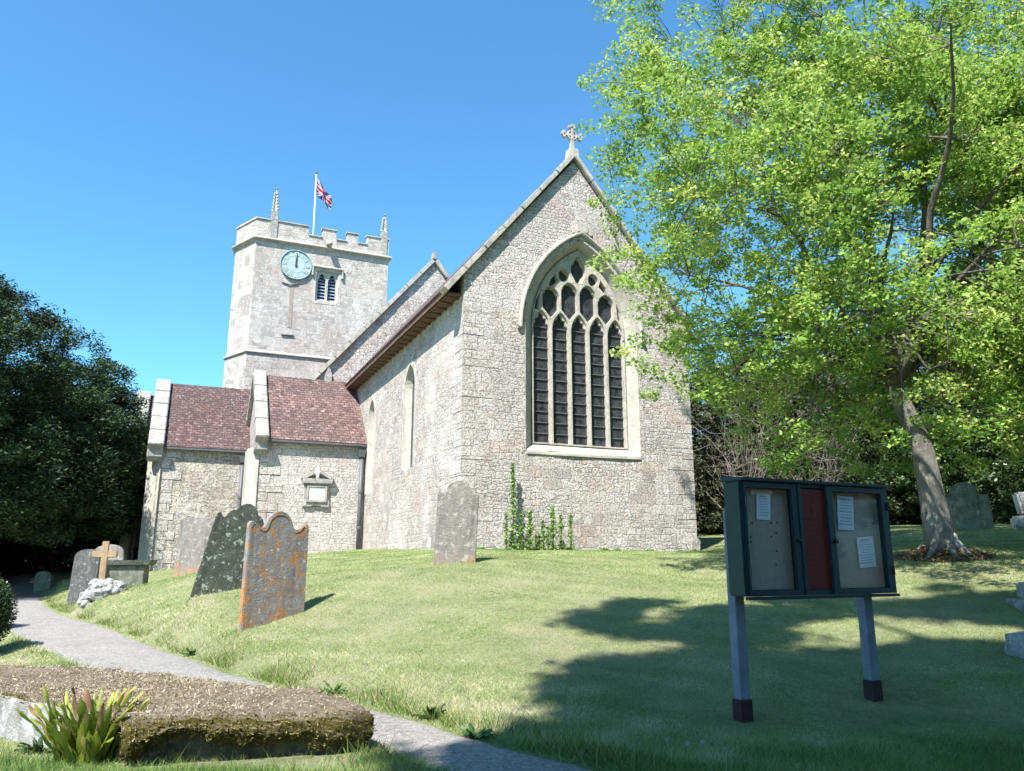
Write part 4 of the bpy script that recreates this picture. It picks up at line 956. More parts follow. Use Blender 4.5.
# ------------------------------------------------------------------ mossy ledger tomb in the foreground
def ledger():
    top = -1.12
    A = [Vector(q) for q in ((-1.06, 6.34), (-2.75, 5.98), (-4.75, 7.35), (-6.2, 8.6), (-5.3, 8.95), (-4.0, 8.45), (-1.62, 7.05))]
    m, nt, b = newmat('moss_blanket', .95, .05); ob = nd(nt, 'TexCoord').outputs['Object']; geo = nd(nt, 'NewGeometry')
    dry = ramp(nt, noi(nt, ob, 24, 6, .8), [(.3, (.17, .125, .085)), (.5, (.35, .28, .20)), (.7, (.52, .45, .35))])
    grn = ramp(nt, noi(nt, ob, 30, 6, .8), [(.3, (.05, .042, .015)), (.55, (.16, .135, .045)), (.72, (.27, .24, .08))])
    nz = nd(nt, 'SeparateXYZ', {0: geo.outputs['True Normal']}).outputs[2]
    c = mix(nt, ramp(nt, nz, [(.35, (0, 0, 0)), (.75, (1, 1, 1))]), grn, dry)
    c = mix(nt, ramp(nt, noi(nt, ob, 2.6, 4, .6), [(.5, (0, 0, 0)), (.68, (.6, .6, .6))]), c, (.14, .12, .04))
    nt.links.new(c, b.inputs['Base Color']); bump(nt, b, math_(nt, 'ADD', noi(nt, ob, 45, 6, .85), noi(nt, ob, 12, 4, .7)), 1, .06)
    o = tag(empty('ledger_tomb', (-3.2, 7.4, -1.45)), 'low ledger tomb in the foreground blanketed with brown moss, whitish stone at its left', 'tomb')
    off = Vector((-3.2, 7.4, -1.45))
    # stone block
    B = [q+(Vector((-3.2, 7.4))-q).normalized()*.13 for q in A]
    MB().prism([Vector((q.x, q.y, -1.62))-off for q in B], (0, 0, .44)).build('stone_slab', plain_stone('dark_mossy_slab', (.10, .095, .06), (.04, .038, .025), 5, (.30, .28, .22), [((.13, .115, .04), 6, .5)], 1), o, bevel=.02, noise_amp=.02, sub=3)
    a_, b_ = Vector((-3.2, 6.27)), Vector((-4.85, 7.42)); n_ = (b_-a_).normalized(); n_ = Vector((-n_.y, n_.x))
    if n_.y > 0: n_ = -n_
    q_ = [a_-n_*.16, b_-n_*.16, b_+n_*.03, a_+n_*.03]
    MB().prism([Vector((p.x, p.y, -1.6))-off for p in q_], (0, 0, .455)).build('side_stone', plain_stone('white_lichened_side', (.36, .35, .32), (.22, .205, .18), 5, (.15, .14, .11), [((.50, .50, .48), 5, .5), ((.17, .155, .10), 8, .58)], 1), o, bevel=.02, noise_amp=.02, sub=5)
    # moss blanket: fine grid clipped to the outline with drooping rim
    def inside(p):
        d = 1e9; n = len(A); s = True
        for i in range(n):
            a, b = A[i], A[(i+1) % n]; e = b-a; nn = Vector((e.y, -e.x)).normalized()
            dd = (p-a).dot(nn)
            d = min(d, dd)
        return d
    sgn = inside(Vector((-3.2, 7.4))); S = 1 if sgn > 0 else -1
    def ins(p):
        d = 1e9; n = len(A)
        for i in range(n):
            a, b = A[i], A[(i+1) % n]; e = b-a; nn = Vector((e.y, -e.x)).normalized()*S; d = min(d, (p-a).dot(nn))
        return d
    # radial grid from centre to rim then down the sides
    cen = Vector((-3.3, 7.45)); NA_ = 420; rim = []
    for k in range(NA_):
        t = 2*math.pi*k/NA_; d = Vector((math.cos(t), math.sin(t))); lo, hi = 0, 6
        for _ in range(22):
            mid = (lo+hi)/2
            if ins(cen+d*mid) > 0: lo = mid
            else: hi = mid
        rim.append((d, lo))
    V = []; K1, K2 = 60, 14
    for k, (d, r_) in enumerate(rim):
        rimp = cen+d*r_; hang = .62+.75*noise.noise(Vector((rimp.x*2.7, rimp.y*2.7, 9)))+.3*noise.noise(Vector((rimp.x*11, rimp.y*11, 9))); front = max(0, min(1, (rimp.x+4.0)/.5)) if rimp.y < 7.9 else .5      # left end bare stone
        if rimp.x < -2.85 and rimp.y < 8.2: front = 0.0
        for i in range(K1+1):
            s = (i/K1)**.7; p = cen+d*r_*s; ed = r_*(1-s)
            n1 = noise.noise(Vector((p.x*2.2, p.y*2.2, 0)))*.04+noise.noise(Vector((p.x*9, p.y*9, 2)))*.024+abs(noise.noise(Vector((p.x*24, p.y*24, 4))))*.022
            z = top+n1-.05*max(0, 1-ed/.12)**2
            V.append((p.x, p.y, z))
        for i in range(1, K2+1):
            s = i/K2; dr = (.30*front*max(.15, hang)+.03)*s
            nn = noise.noise(Vector((rimp.x*7, rimp.y*7, s*3)))*.05+noise.noise(Vector((rimp.x*22, rimp.y*22, s*9)))*.03
            q = cen+d*(r_+.03*math.sin(s*math.pi)*front+nn*.7-.07*s*s); V.append((q.x, q.y, top-.05-dr))
    K = K1+K2+1; Fc = []
    for k in range(NA_):
        a = k*K; b = ((k+1) % NA_)*K
        for i in range(K-1): Fc.append((a+i, b+i, b+i+1, a+i+1))
    mb = MB(); mb.v = [tuple(Vector(v)-off) for v in V]; mb.f = Fc
    mb.build('moss_blanket', m, o, smooth=True, weld=False)
    # moss clumps and crumbs scattered on the blanket so the edge is shaggy
    n = 60000; P = []; 
    kk = rng.integers(0, NA_, n); ii = np.where(rng.random(n) < .45, rng.integers(0, K1, n), rng.integers(K1-2, K, n))
    VV = np.array(V)-np.array(off); base = VV[kk*K+ii]+rng.normal(0, .008, (n, 3))
    dirs = rng.normal(0, 1, (n, 3)); dirs[:, 2] = np.abs(dirs[:, 2])*.8; dirs /= np.linalg.norm(dirs, axis=1)[:, None]
    sd_ = rng.normal(0, 1, (n, 3)); sd_ /= np.linalg.norm(sd_, axis=1)[:, None]; ln = rng.uniform(.012, .036, n)[:, None]; wd = rng.uniform(.003, .007, n)[:, None]
    v0 = base-sd_*wd; v1 = base+sd_*wd; v2 = base+dirs*ln
    T_ = np.stack([v0, v1, v2], 1); sd2 = ii >= K1-1
    mesh_tris('side_moss_tufts', T_[sd2], leafmat('olive_moss_fronds', [(0, (.05, .042, .015)), (.5, (.17, .145, .045)), (.85, (.30, .26, .085)), (1, (.38, .31, .12))], .15, .9, .1), o, kind='stuff')
    mesh_tris('moss_tufts', T_[~sd2], leafmat('moss_fronds', [(0, (.14, .10, .06)), (.35, (.33, .26, .17)), (.7, (.44, .37, .27)), (1, (.50, .43, .33))], .1, .9, .1), o, kind='stuff')

def mesh_tris(name, T, mat, parent=None, kind=None, per=1, rnd=None):
    n, k, _ = T.shape; me = bpy.data.meshes.new(name)
    me.vertices.add(n*k); me.vertices.foreach_set('co', np.ascontiguousarray(T, dtype=np.float32).ravel())
    me.loops.add(n*k); me.loops.foreach_set('vertex_index', np.arange(n*k, dtype=np.int32))
    me.polygons.add(n); me.polygons.foreach_set('loop_start', np.arange(0, n*k, k, dtype=np.int32)); me.polygons.foreach_set('loop_total', np.full(n, k, dtype=np.int32))
    me.update(calc_edges=True)
    at_ = me.attributes.new('rnd', 'FLOAT', 'FACE'); at_.data.foreach_set('value', (rng.random(n) if rnd is None else rnd).astype(np.float32))
    me.materials.append(mat); o = bpy.data.objects.new(name, me); col.objects.link(o)
    if parent: o.parent = parent
    if kind: o['kind'] = kind
    return o
ledger()

# ------------------------------------------------------------------ hart's tongue fern
def strapleaf(mb, base, az, tilt, L, W_, curl, n=8):
    d = Vector((math.cos(az), math.sin(az), 0)); sdv = Vector((-math.sin(az), math.cos(az), 0)); p = Vector(base); ang = tilt; k = len(mb.v)
    for i in range(n+1):
        t = i/n; ww = W_*(math.sin(math.pi*min(1, t*.86+.10))**.7)*(1 if t < 1 else .05); up = Vector((0, 0, 1))*math.cos(ang)+d*math.sin(ang)
        nrm = d*math.cos(ang)-Vector((0, 0, 1))*math.sin(ang)
        wob = .012*math.sin(t*14+az*7)
        mb.v += [tuple(p-sdv*ww+nrm*(wob+.012)), tuple(p), tuple(p+sdv*ww+nrm*(-wob+.012))]
        p = p+up*(L/n); ang += curl/n
    for i in range(n):
        a = k+i*3; mb.f += [(a, a+1, a+4, a+3), (a+1, a+2, a+5, a+4)]
def fern():
    p = at(90, 742, 6.26); zb = g(p.x, p.y); o = tag(empty('fern', (p.x, p.y, zb)), 'yellow-green strap-leaved fern with browned tips growing at the side of the mossy tomb', 'fern')
    def fm(name, c0, c1, c2, lo):
        m, nt, b = newmat(name, .45, .3); tc = nd(nt, 'TexCoord'); z = nd(nt, 'SeparateXYZ', {0: tc.outputs['Object']}).outputs[2]
        zz = math_(nt, 'ADD', z, math_(nt, 'MULTIPLY', noi(nt, tc.outputs['Object'], 9, 4), .25))
        c = ramp(nt, zz, [(lo, c0), (lo+.16, c1), (lo+.24, c2)]); nt.links.new(c, b.inputs['Base Color'])
        t = nd(nt, 'BsdfTranslucent', {'Color': c}); mx = nd(nt, 'MixShader', {0: .35, 1: b.outputs[0], 2: t.outputs[0]}); nt.links.new(mx.outputs[0], nt.nodes['Material Output'].inputs[0])
        bump(nt, b, noi(nt, tc.outputs['Object'], 50, 3), .4, .01); return m
    ga = fm('fern_green', (.22, .28, .04), (.42, .44, .08), (.42, .30, .11), .46); gb = fm('fern_browned', (.28, .30, .06), (.42, .33, .15), (.27, .16, .09), .28)
    rr = random.Random(12)
    for k in range(90):
        az = rr.uniform(0, 6.283); L = rr.uniform(.32, .60); mb = MB(); r_ = rr.uniform(.0, .10)
        strapleaf(mb, (r_*math.cos(az)*2.2, r_*math.sin(az), -.02), az, rr.uniform(.05, .60), L, rr.uniform(.024, .046), rr.uniform(-.1, .8))
        mb.build('frond', gb if rr.random() < .38 else ga, o, smooth=True, weld=False)
fern()

# ------------------------------------------------------------------ trees
def rot_leaf_quads(C, L, W_, droop=.3):
    """random leaf-shaped quads at centres C"""
    n = len(C); a = rng.normal(0, 1, (n, 3)); a[:, 2] = a[:, 2]*.5-droop; a /= np.linalg.norm(a, axis=1)[:, None]
    b = rng.normal(0, 1, (n, 3)); b[:, 2] *= .45; b -= (b*a).sum(1)[:, None]*a; b /= np.linalg.norm(b, axis=1)[:, None]
    L = np.broadcast_to(L, (n,))[:, None]; W_ = np.broadcast_to(W_, (n,))[:, None]; cr = np.cross(a, b)*W_*.22
    return np.stack([C-a*L*.5, C-a*L*.08+b*W_*.5+cr, C+a*L*.5, C-a*L*.08-b*W_*.5+cr], 1)
def bez(a, b, lift, n, jit, rr):
    a, b = Vector(a), Vector(b); L = (b-a).length; m_ = (a+b)/2+Vector((rr.uniform(-1, 1)*jit*L, rr.uniform(-1, 1)*jit*L, lift*L))
    return [(a*(1-t)**2+m_*2*t*(1-t)+b*t*t) for t in (k/n for k in range(n+1))]
def tree(name, label, base, trunk, r0, limbs, clusters, leaf, bark, group=None, cat='tree', twig_from=.6, per=55, csz=.34, lsz=(.085, .065), flare=1.5, seed=1, nsec=110, twigs=True, droop=.3, leafrnd=None):
    rr = random.Random(seed); o = tag(empty(name, base), label, cat, group); B = Vector(base)
    T = [Vector(q)-B for q in trunk]; n = len(T); rad = [r0*(flare if i == 0 else 1)*(1-.32*i/(n-1)) for i in range(n)]
    if n > 2: rad[1] = r0*1.05
    m0 = MB().tube(T, rad, 16)
    if flare > 1.2 and twigs:
        for q in range(7):
            a = q*.9+rr.uniform(-.2, .2); L = rr.uniform(.35, .6); d = Vector((math.cos(a), math.sin(a), 0)); b0_ = T[0]+Vector((0, 0, .3))
            m0.tube([b0_+d*r0*.5+Vector((0, 0, .3)), b0_+d*r0*1.1-Vector((0, 0, .02)), b0_+d*(r0+L*.5)-Vector((0, 0, .22)), b0_+d*(r0+L)-Vector((0, 0, .36))], [r0*.3, r0*.34, r0*.22, r0*.08], 8); m0.build('trunk', bark, o, smooth=True, weld=False)
    nodes = []; mb = MB(); top = T[-1]; C = np.array(clusters)-np.array(B)
    for tgt in limbs:
        t = Vector(tgt)-B; st = T[-1] if rr.random() < .7 else T[-2]; pts = bez(st, t, .10, 9, .14, rr); pts = [q_+noise.noise_vector(q_*.9+Vector((seed, 0, 0)))*.35*min(1, k_/3) for k_, q_ in enumerate(pts)]
        rd = [r0*.42*(1-.85*k/9) for k in range(10)]; mb.tube(pts, rd, 8, cap=False)
        nodes += [(p, rd[k]) for k, p in enumerate(pts) if k >= 3]
    sec = C[rng.choice(len(C), min(nsec, len(C)), replace=False)]
    NP = np.array([p[:] for p, _ in nodes]); NR_ = [r_ for _, r_ in nodes]; new = []
    for s in sec:
        d = np.linalg.norm(NP-s, axis=1)+np.where(NP[:, 2] > s[2]+.6, 1.2, 0); k = int(d.argmin()); a = Vector(NP[k]); b = a+(Vector(s)-a)*.93
        r1 = min(NR_[k]*.6, .06); pts = bez(a, b, .08, 5, .12, rr); rd = [r1*(1-.8*q/5) for q in range(6)]; mb.tube(pts, rd, 5, cap=False); new += [(p, rd[q]) for q, p in enumerate(pts) if q >= 2]
    if new:
        NP = np.concatenate([NP, np.array([p[:] for p, _ in new])]); NR_ += [r_ for _, r_ in new]
    if twigs:
        for s in C:
            d = np.linalg.norm(NP-s, axis=1); k = int(d.argmin()); a = Vector(NP[k]); b = Vector(s)
            if .15 < (b-a).length < 1.1: mb.tube(bez(a, b, .05, 3, .15, rr), [min(.016, NR_[k]), .011, .008, .004], 3, cap=False)
    mb.build('branches', bark_limb if bark is bark_grey else bark, o, smooth=True, weld=False)
    k = len(C)*per; cc = np.repeat(C, per, 0); off = rng.normal(0, 1, (k, 3)); off /= np.linalg.norm(off, axis=1)[:, None]; off *= (rng.random(k)**.45)[:, None]*csz*np.repeat(rng.uniform(.6, 1.3, len(C)), per)[:, None]; off[:, 2] *= .6
    P = cc+off; s = rng.uniform(.65, 1.25, k)
    Q = rot_leaf_quads(P, lsz[0]*s, lsz[1]*s, droop)
    rnd = np.clip(np.repeat(rng.random(len(C)), per)*.55+rng.random(k)*.45, 0, 1)
    mesh_tris('foliage', Q, leaf, o, rnd=rnd)
    return o
def blob(n, c, r, power=.45, thr=-.1, fs=.45, zcut=None, seed=0, lump=.25, keep=None):
    """cluster centres in a lumpy ellipsoid with noise gaps"""
    out = []; rr = random.Random(seed)
    tries = 0
    while len(out) < n and tries < n*30:
        tries += 1
        d = Vector((rr.gauss(0, 1), rr.gauss(0, 1), rr.gauss(0, 1))).normalized(); q = rr.random()**power
        lm = 1+lump*noise.noise(d*2.3+Vector((seed, 0, 0)))
        p = Vector((c[0]+d.x*r[0]*q*lm, c[1]+d.y*r[1]*q*lm, c[2]+d.z*r[2]*q*lm))
        if zcut is not None and p.z < zcut: continue
        if noise.noise(p*fs+Vector((seed*3.1, 0, 0))) < thr: continue
        if keep and not keep(p): continue
        out.append(tuple(p))
    return out
def barkmat(name, a, b_, spot):
    m, nt, b = newmat(name, .9, .15); ob = nd(nt, 'TexCoord').outputs['Object']; mp = nd(nt, 'Mapping', {'Vector': ob, 'Scale': (1, 1, .25)}).outputs[0]
    c = mix(nt, ramp(nt, noi(nt, mp, 9, 6, .7), [(.38, (0, 0, 0)), (.62, (1, 1, 1))]), a, b_)
    c = mix(nt, ramp(nt, noi(nt, ob, 6, 6, .7), [(.56, (0, 0, 0)), (.64, (.6, .6, .6))]), c, spot)
    nt.links.new(c, b.inputs['Base Color']); bump(nt, b, math_(nt, 'ADD', noi(nt, mp, 22, 6, .75), noi(nt, mp, 6, 3, .6)), 1, .06); return m
bark_grey = barkmat('grey_lime_bark', (.32, .29, .26), (.56, .53, .48), (.50, .48, .43))
bark_limb = barkmat('brown_branch_bark', (.10, .085, .07), (.22, .195, .165), (.26, .24, .2))
bark_dark = barkmat('dark_bark', (.05, .038, .028), (.10, .08, .06), (.12, .12, .09))
bark_dead = barkmat('dry_twig_bark', (.16, .14, .11), (.30, .27, .23), (.35, .33, .29))
lf_lime = leafmat('lime_leaf', [(0, (.14, .26, .045)), (.35, (.23, .38, .07)), (.7, (.37, .50, .11)), (1, (.62, .62, .22))], .42, .5, .15)
lf_yew = leafmat('yew_needles', [(0, (.009, .022, .009)), (.45, (.020, .046, .015)), (.75, (.042, .078, .024)), (1, (.09, .135, .045))], .08, .6, .25)
lf_dark = leafmat('holly_leaf', [(0, (.016, .034, .012)), (.5, (.035, .068, .020)), (.8, (.07, .115, .03)), (1, (.13, .17, .06))], .15, .4, .4)
lf_mid = leafmat('hedge_leaf', [(0, (.03, .06, .015)), (.5, (.07, .12, .025)), (1, (.15, .20, .05))], .25, .5, .3)
lf_grey = leafmat('ivy_grey_leaf', [(0, (.03, .042, .018)), (.5, (.065, .078, .035)), (.8, (.11, .12, .06)), (1, (.17, .165, .10))], .15, .6, .2)

# the big lime
tb = at(943, 552, 14.0); TB = (tb.x, tb.y, g(tb.x, tb.y)-.08)
tk = [TB, at(935, 512, 14), at(922, 445, 14), at(905, 410, 13.95), at(893, 385, 13.9)]
limbs = [(9.2, 14.4, 11.5), (6.2, 13.2, 10.5), (4.4, 13.0, 8.0), (3.6, 14.5, 5.6), (11.5, 14, 9.5), (12.2, 12.6, 8.0), (7.0, 10.6, 8.5), (9.5, 10.4, 7.6), (8.0, 17.6, 9.0), (5.8, 11.2, 5.6), (5.0, 16, 5.2), (11.5, 16.5, 6.8), (7.9, 14.8, 12.2), (8.2, 11.0, 5.4)]
def klime(p):
    # keep the foliage out of the church gable itself
    lx = (p.x-CO.x)*math.cos(CA)+(p.y-CO.y)*math.sin(CA); ly = -(p.x-CO.x)*math.sin(CA)+(p.y-CO.y)*math.cos(CA)
    if ly > -.6: return False
    hx, hy = p.x-7.9, p.y-14; al = hx*math.sin(SUN_AZ)+hy*math.cos(SUN_AZ); pe = abs(hx*math.cos(SUN_AZ)-hy*math.sin(SUN_AZ)); zt = p.z-al*math.tan(SUN_EL)
    if al > .3 and pe < .75 and -.1 < zt < 2.9 and noise.noise(p*2.3) > -.30: return False
    if p.y < 8.9+max(0, p.z-2.8)*.40+.6*noise.noise(p*.7): return False
    # crown thins out towards the lower left; its edge recedes with lower height
    edge = 1.55+.16*max(0, 8.2-p.z)**1.25+.10*max(0, p.z-9)+.5*noise.noise(p*.8)
    return p.x > edge*p.y/13.5
cl = blob(3800, (8.3, 13.6, 8.0), (7.3, 5.4, 7.2), .40, -.11, .60, 1.7, 3, .22, klime)
cl += blob(300, (9.2, 13.0, 7.4), (1.7, 1.2, 3.6), .6, -.4, .6, 1.6, 23, .2)+blob(260, (10.6, 12.3, 5.0), (2.2, 1.2, 1.8), .6, -.4, .6, 1.6, 24, .2)
cl += blob(420, (8.8, 12.4, 3.5), (5.6, 3.2, 1.9), .6, -.3, .6, 1.55, 13, .2, klime)
cl += [tuple(at(x, y, Y)) for x, y, Y in ((640, 362, 13), (655, 372, 13), (672, 380, 13.2), (690, 366, 13), (622, 352, 13.1), (705, 378, 13), (650, 395, 13.1), (690, 392, 13), (720, 385, 12.8), (640, 310, 13), (655, 300, 13.2), (600, 262, 13.2), (618, 255, 13.3), (626, 280, 13.1), (640, 340, 13.2))]
tree('lime_tree', 'tall lime tree in bright yellow-green spring leaf with leaning pale trunk', TB, tk, .215, limbs, cl, lf_lime, bark_grey, seed=5, per=66, csz=.33, lsz=(.09, .055), nsec=420, flare=1.35)
# leaf litter ring at the foot of the lime
n = 4200; t = rng.random(n)*6.283; r_ = .22+rng.random(n)**1.3*.62; X = TB[0]+r_*np.cos(t); Y = TB[1]+r_*np.sin(t)*.8; Zz = gz(X, Y)+rng.random(n)*.22*np.exp(-(r_-.25)*4)+.01
lt = mesh_tris('leaf_litter', rot_leaf_quads(np.stack([X, Y, Zz], 1), rng.uniform(.04, .12, n), rng.uniform(.015, .05, n), 0), leafmat('dead_leaves', [(0, (.10, .06, .03)), (.5, (.24, .15, .08)), (1, (.38, .27, .16))], .1, .8, .1))
tag(lt, 'brown dead leaves and basal twigs heaped round the foot of the lime trunk', 'leaf litter', kind='stuff')

# yew at the left
yb = (-19.2, 29.0); Yz = g(*yb)
def kyew(p):
    lim = float(np.interp(p.z, [0, 3, 6, 7.5, 9.7, 10.9, 12], [-14.2, -14.5, -14.9, -16.4, -18.7, -20.5, -22]))+.7*noise.noise(p*.9)
    return p.x < lim
yc = blob(1900, (-20.6, 28.6, 4.9), (7.4, 6.4, 6.9), .20, -.27, .50, .9, 8, .32, kyew)+blob(350, (-16.6, 28.0, 2.8), (2.6, 3.5, 3.6), .3, -.3, .5, .7, 9, .2, kyew)
tree('yew_tree', 'huge dark evergreen yew tree overhanging the path at the left', (yb[0], yb[1], Yz), [(yb[0], yb[1], Yz-.1), (yb[0]+.1, yb[1], Yz+1.2), (yb[0], yb[1], Yz+2.6), (yb[0], yb[1], Yz+4)], .5, [(-24, 28, 6), (-16, 27, 5), (-20, 25, 6), (-20, 32, 7), (-18, 29, 9), (-15.5, 29, 3.5), (-22, 26, 3), (-23, 31, 8.5)], yc, lf_yew, bark_dark, seed=9, per=190, csz=.62, lsz=(.17, .055), twigs=False, nsec=90, droop=.1)
# dark trees behind the yew
for k, (x, y, h, r_) in enumerate(((-27, 36, 4.2, 4.5), (-21, 38, 3.6, 4.2), (-33, 32, 4.5, 5), (-24.5, 31.5, 2.2, 3.0))):
    z = g(x, y); tree('holly_tree', ['low dark tree filling the gap under the yew, far left of the path', 'low dark tree beyond the yew where the path disappears', 'dark tree at the outer left beyond the yew', 'small dense dark tree just behind the yew trunk'][k], (x, y, z), [(x, y, z-.1), (x, y, z+.8), (x, y, z+1.6)], .25, [(x+1.5, y, z+h), (x-1.5, y, z+h), (x, y-1.5, z+h*.8)], blob(330, (x, y, z+h*.75), (r_, r_*.8, h), .3, -.4, .5, z+.1, 20+k, .25), lf_yew, bark_dark, seed=30+k, per=90, csz=.8, lsz=(.22, .12), twigs=False, nsec=20, group='dark trees beyond the yew')
# wood on the right behind the lawn
spots = [(8.6, 29.5, 4.4, 3.2, 'g'), (11.3, 28.0, 3.6, 2.8, 'g'), (14.4, 27.0, 4.2, 3.2, 'd'), (17.6, 25.0, 4.6, 3.4, 'd'), (20.5, 22.5, 4.6, 3.4, 'd'), (13.0, 32.5, 5.4, 3.8, 'd'), (18.5, 30, 5.8, 4.0, 'm'), (10.0, 34, 5.4, 3.6, 'd'), (23, 27, 6.0, 4.2, 'd'), (21.5, 19, 3.4, 2.6, 'd')]
wl = ['greyish ivy-clad evergreen just right of the chancel wall with bare twigs', 'brownish green bushy tree behind the left end of the notice board', 'dark evergreen behind the middle of the notice board', 'dark evergreen behind the lime trunk', 'dark evergreen behind the mossy headstone at the right', 'tall dark tree rising in the second row behind the notice board', 'mid green tall tree in the second row behind the lime', 'tall dark tree in the second row beside the chancel', 'tall dark tree in the second row at the far right', 'low dark evergreen at the right edge of the lawn']
for k, (x, y, h, r_, t_) in enumerate(spots):
    z = g(x, y); lm = {'g': lf_grey, 'd': lf_dark, 'm': lf_mid}[t_]
    tree('evergreen_tree', wl[k], (x, y, z), [(x, y, z-.1), (x, y, z+.7), (x+.1, y, z+1.5)], .18, [(x+1.2, y, z+h*1.3), (x-1.2, y, z+h*1.2), (x, y-1.4, z+h), (x+1.5, y-.8, z+h*.6), (x-1.4, y-.9, z+h*.6)], blob(560, (x, y, z+h*.72), (r_, r_*.85, h*.95), .33, -.35, .6, z+.05, 40+k, .3)+blob(200, (x, y-.4, z+1.0), (r_*1.1, r_*.8, 1.3), .4, -.6, .6, z+.02, 140+k, .2), lm, bark_dead if t_ == 'g' else bark_dark, seed=50+k, per=60, csz=.42, lsz=(.16, .085), twigs=(t_ == 'g'), nsec=60, group='evergreen trees behind the lawn')
ugl = []
for k in range(420):
    t = random.random(); X_, Y_ = -31+19*t+random.gauss(0, .8), 39-3*t+random.gauss(0, .8); ugl.append((X_, Y_, g(X_, Y_)+random.random()*3.2))
C = np.repeat(np.array(ugl), 60, 0)+rng.normal(0, .45, (25200, 3))
tag(mesh_tris('undergrowth', rot_leaf_quads(C, .3, .18, 0), lf_yew), 'dark undergrowth closing the view below the yew at the left', 'undergrowth', kind='stuff')
# leafless grey shrubs in front of the wood, beside the chancel
for k, (x, y, h, lab) in enumerate(((8.1, 26.8, 4.3, 'bare grey twiggy shrub just right of the chancel wall'), (10.2, 26.0, 3.6, 'bare grey twiggy shrub behind the left end of the notice board'))):
    z = g(x, y); o = tag(empty('bare_shrub', (x, y, z)), lab, 'shrub', 'leafless shrubs beside the chancel'); rr = random.Random(k+3); mb = MB()
    for q in range(46):
        a = rr.uniform(0, 6.28); rad = rr.uniform(.3, 2.2); e = Vector((rad*math.cos(a), rad*math.sin(a), h*rr.uniform(.6, 1.25)-rad*.3)); pts = bez((0, 0, 0), e, .15, 7, .2, rr); mb.tube(pts, [.03, .026, .022, .018, .014, .011, .008, .005], 4, cap=False)
        for w_ in range(9):
            p = pts[rr.randint(2, 7)]; mb.tube(bez(p, p+Vector((rr.gauss(0, .5), rr.gauss(0, .4), rr.gauss(.1, .4))), -.1, 3, .3, rr), [.010, .009, .007, .004], 3, cap=False)
    mb.build('twigs', bark_dead, o, smooth=True, weld=False)
# dark undergrowth closing the foot of the wood
ug = []
for k in range(900):
    t = random.random(); p = Vector((6.5, 33.5, 0)).lerp(Vector((19, 30.5, 0)), t/.55) if t < .55 else Vector((19, 30.5, 0)).lerp(Vector((27, 17, 0)), (t-.55)/.45)
    X_, Y_ = p.x+random.gauss(0, .7), p.y+random.gauss(0, .7); ug.append((X_, Y_, g(X_, Y_)+random.random()*3.4))
C = np.repeat(np.array(ug), 70, 0)+rng.normal(0, .38, (63000, 3))
tag(mesh_tris('undergrowth', rot_leaf_quads(C, .2, .12, 0), lf_dark), 'dark evergreen undergrowth closing the back of the lawn on the right', 'undergrowth', kind='stuff')
# round clipped bush at the left picture edge
x, y = -8.62, 12.6; z = g(x, y)
def clipped(label, x, y, r_, zc, seed, mat, n=5200):
    z = g(x, y); o = tag(empty('clipped_bush', (x, y, z)), label, 'bush'); rr = np.random.default_rng(seed)
    d = rr.normal(0, 1, (n, 3)); d /= np.linalg.norm(d, axis=1)[:, None]; q = 1-.16*rr.random(n)
    C = d*np.array([r_, r_, zc])*q[:, None]; C[:, 2] += zc*.98; C = C[C[:, 2] > .02]
    mesh_tris('foliage', rot_leaf_quads(C, .05*rr.uniform(.7, 1.3, len(C)), .03, 0), mat, o)
    MB().tube([(0, 0, -.1), (0, 0, zc)], [.06, .03], 8).build('stem', bark_dark, o)
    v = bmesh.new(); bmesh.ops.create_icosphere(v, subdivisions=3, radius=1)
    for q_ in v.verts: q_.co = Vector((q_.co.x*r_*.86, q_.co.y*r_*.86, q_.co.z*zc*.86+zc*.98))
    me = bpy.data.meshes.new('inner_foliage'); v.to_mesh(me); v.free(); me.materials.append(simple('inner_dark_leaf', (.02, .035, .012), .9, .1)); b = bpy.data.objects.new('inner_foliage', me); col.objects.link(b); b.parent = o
clipped('dark rounded clipped bush cut by the left picture edge beside the path', -8.60, 12.7, .66, .66, 3, lf_dark)
x, y = -10.9, 15.6; z = g(x, y)
clipped('bright green bush peeping in at the left picture edge above the clipped bush', -11.1, 15.8, .85, .85, 4, lf_mid)

# tree behind the viewpoint that throws the dappled shade over the notice board
sx, sy = 3.6, -2.6; sz = g(sx, sy)
def ksh(p):
    # where the crown's shade lands on the lawn
    t = (p.z+1.1)/math.tan(SUN_EL); X_ = p.x-math.sin(SUN_AZ)*t; Y_ = p.y-math.cos(SUN_AZ)*t
    if X_ < float(np.interp(Y_, [5, 6.2, 6.6, 8.1, 9, 10.3, 12.6], [-1.0, -1.1, .1, .25, .8, 1.1, 1.2]))+.45*noise.noise(Vector((X_*1.3, Y_*1.6, 0))): return False
    if p.z < 2.2+.95*max(0, p.y-1): return False
    n_ = noise.noise(Vector((X_*.55, Y_*1.3, 7)))
    if Y_ > 9.0 and n_ > -.06: return False
    if Y_ > 12.3: return False
    return True
sc_cl = blob(5200, (1.9, .6, 10.5), (7.2, 6.2, 4.6), .5, -.6, .4, 4.5, 77, .15, ksh)
tree('shade_tree', 'broad leafy tree behind the viewpoint whose crown shades the notice board', (sx, sy, sz), [(sx, sy, sz-.1), (sx, sy, sz+1.5), (sx, sy, sz+3.5), (sx-.1, sy+.1, sz+5.5)], .35, [(1, 1, 11), (5, 2, 11), (3, -4, 11), (-1, 0, 10.5), (6, -1, 10), (2.5, 4.5, 13), (0, 4, 13)], sc_cl, lf_lime, bark_grey, seed=71, per=46, csz=.44, lsz=(.17, .13), twigs=False, nsec=70)

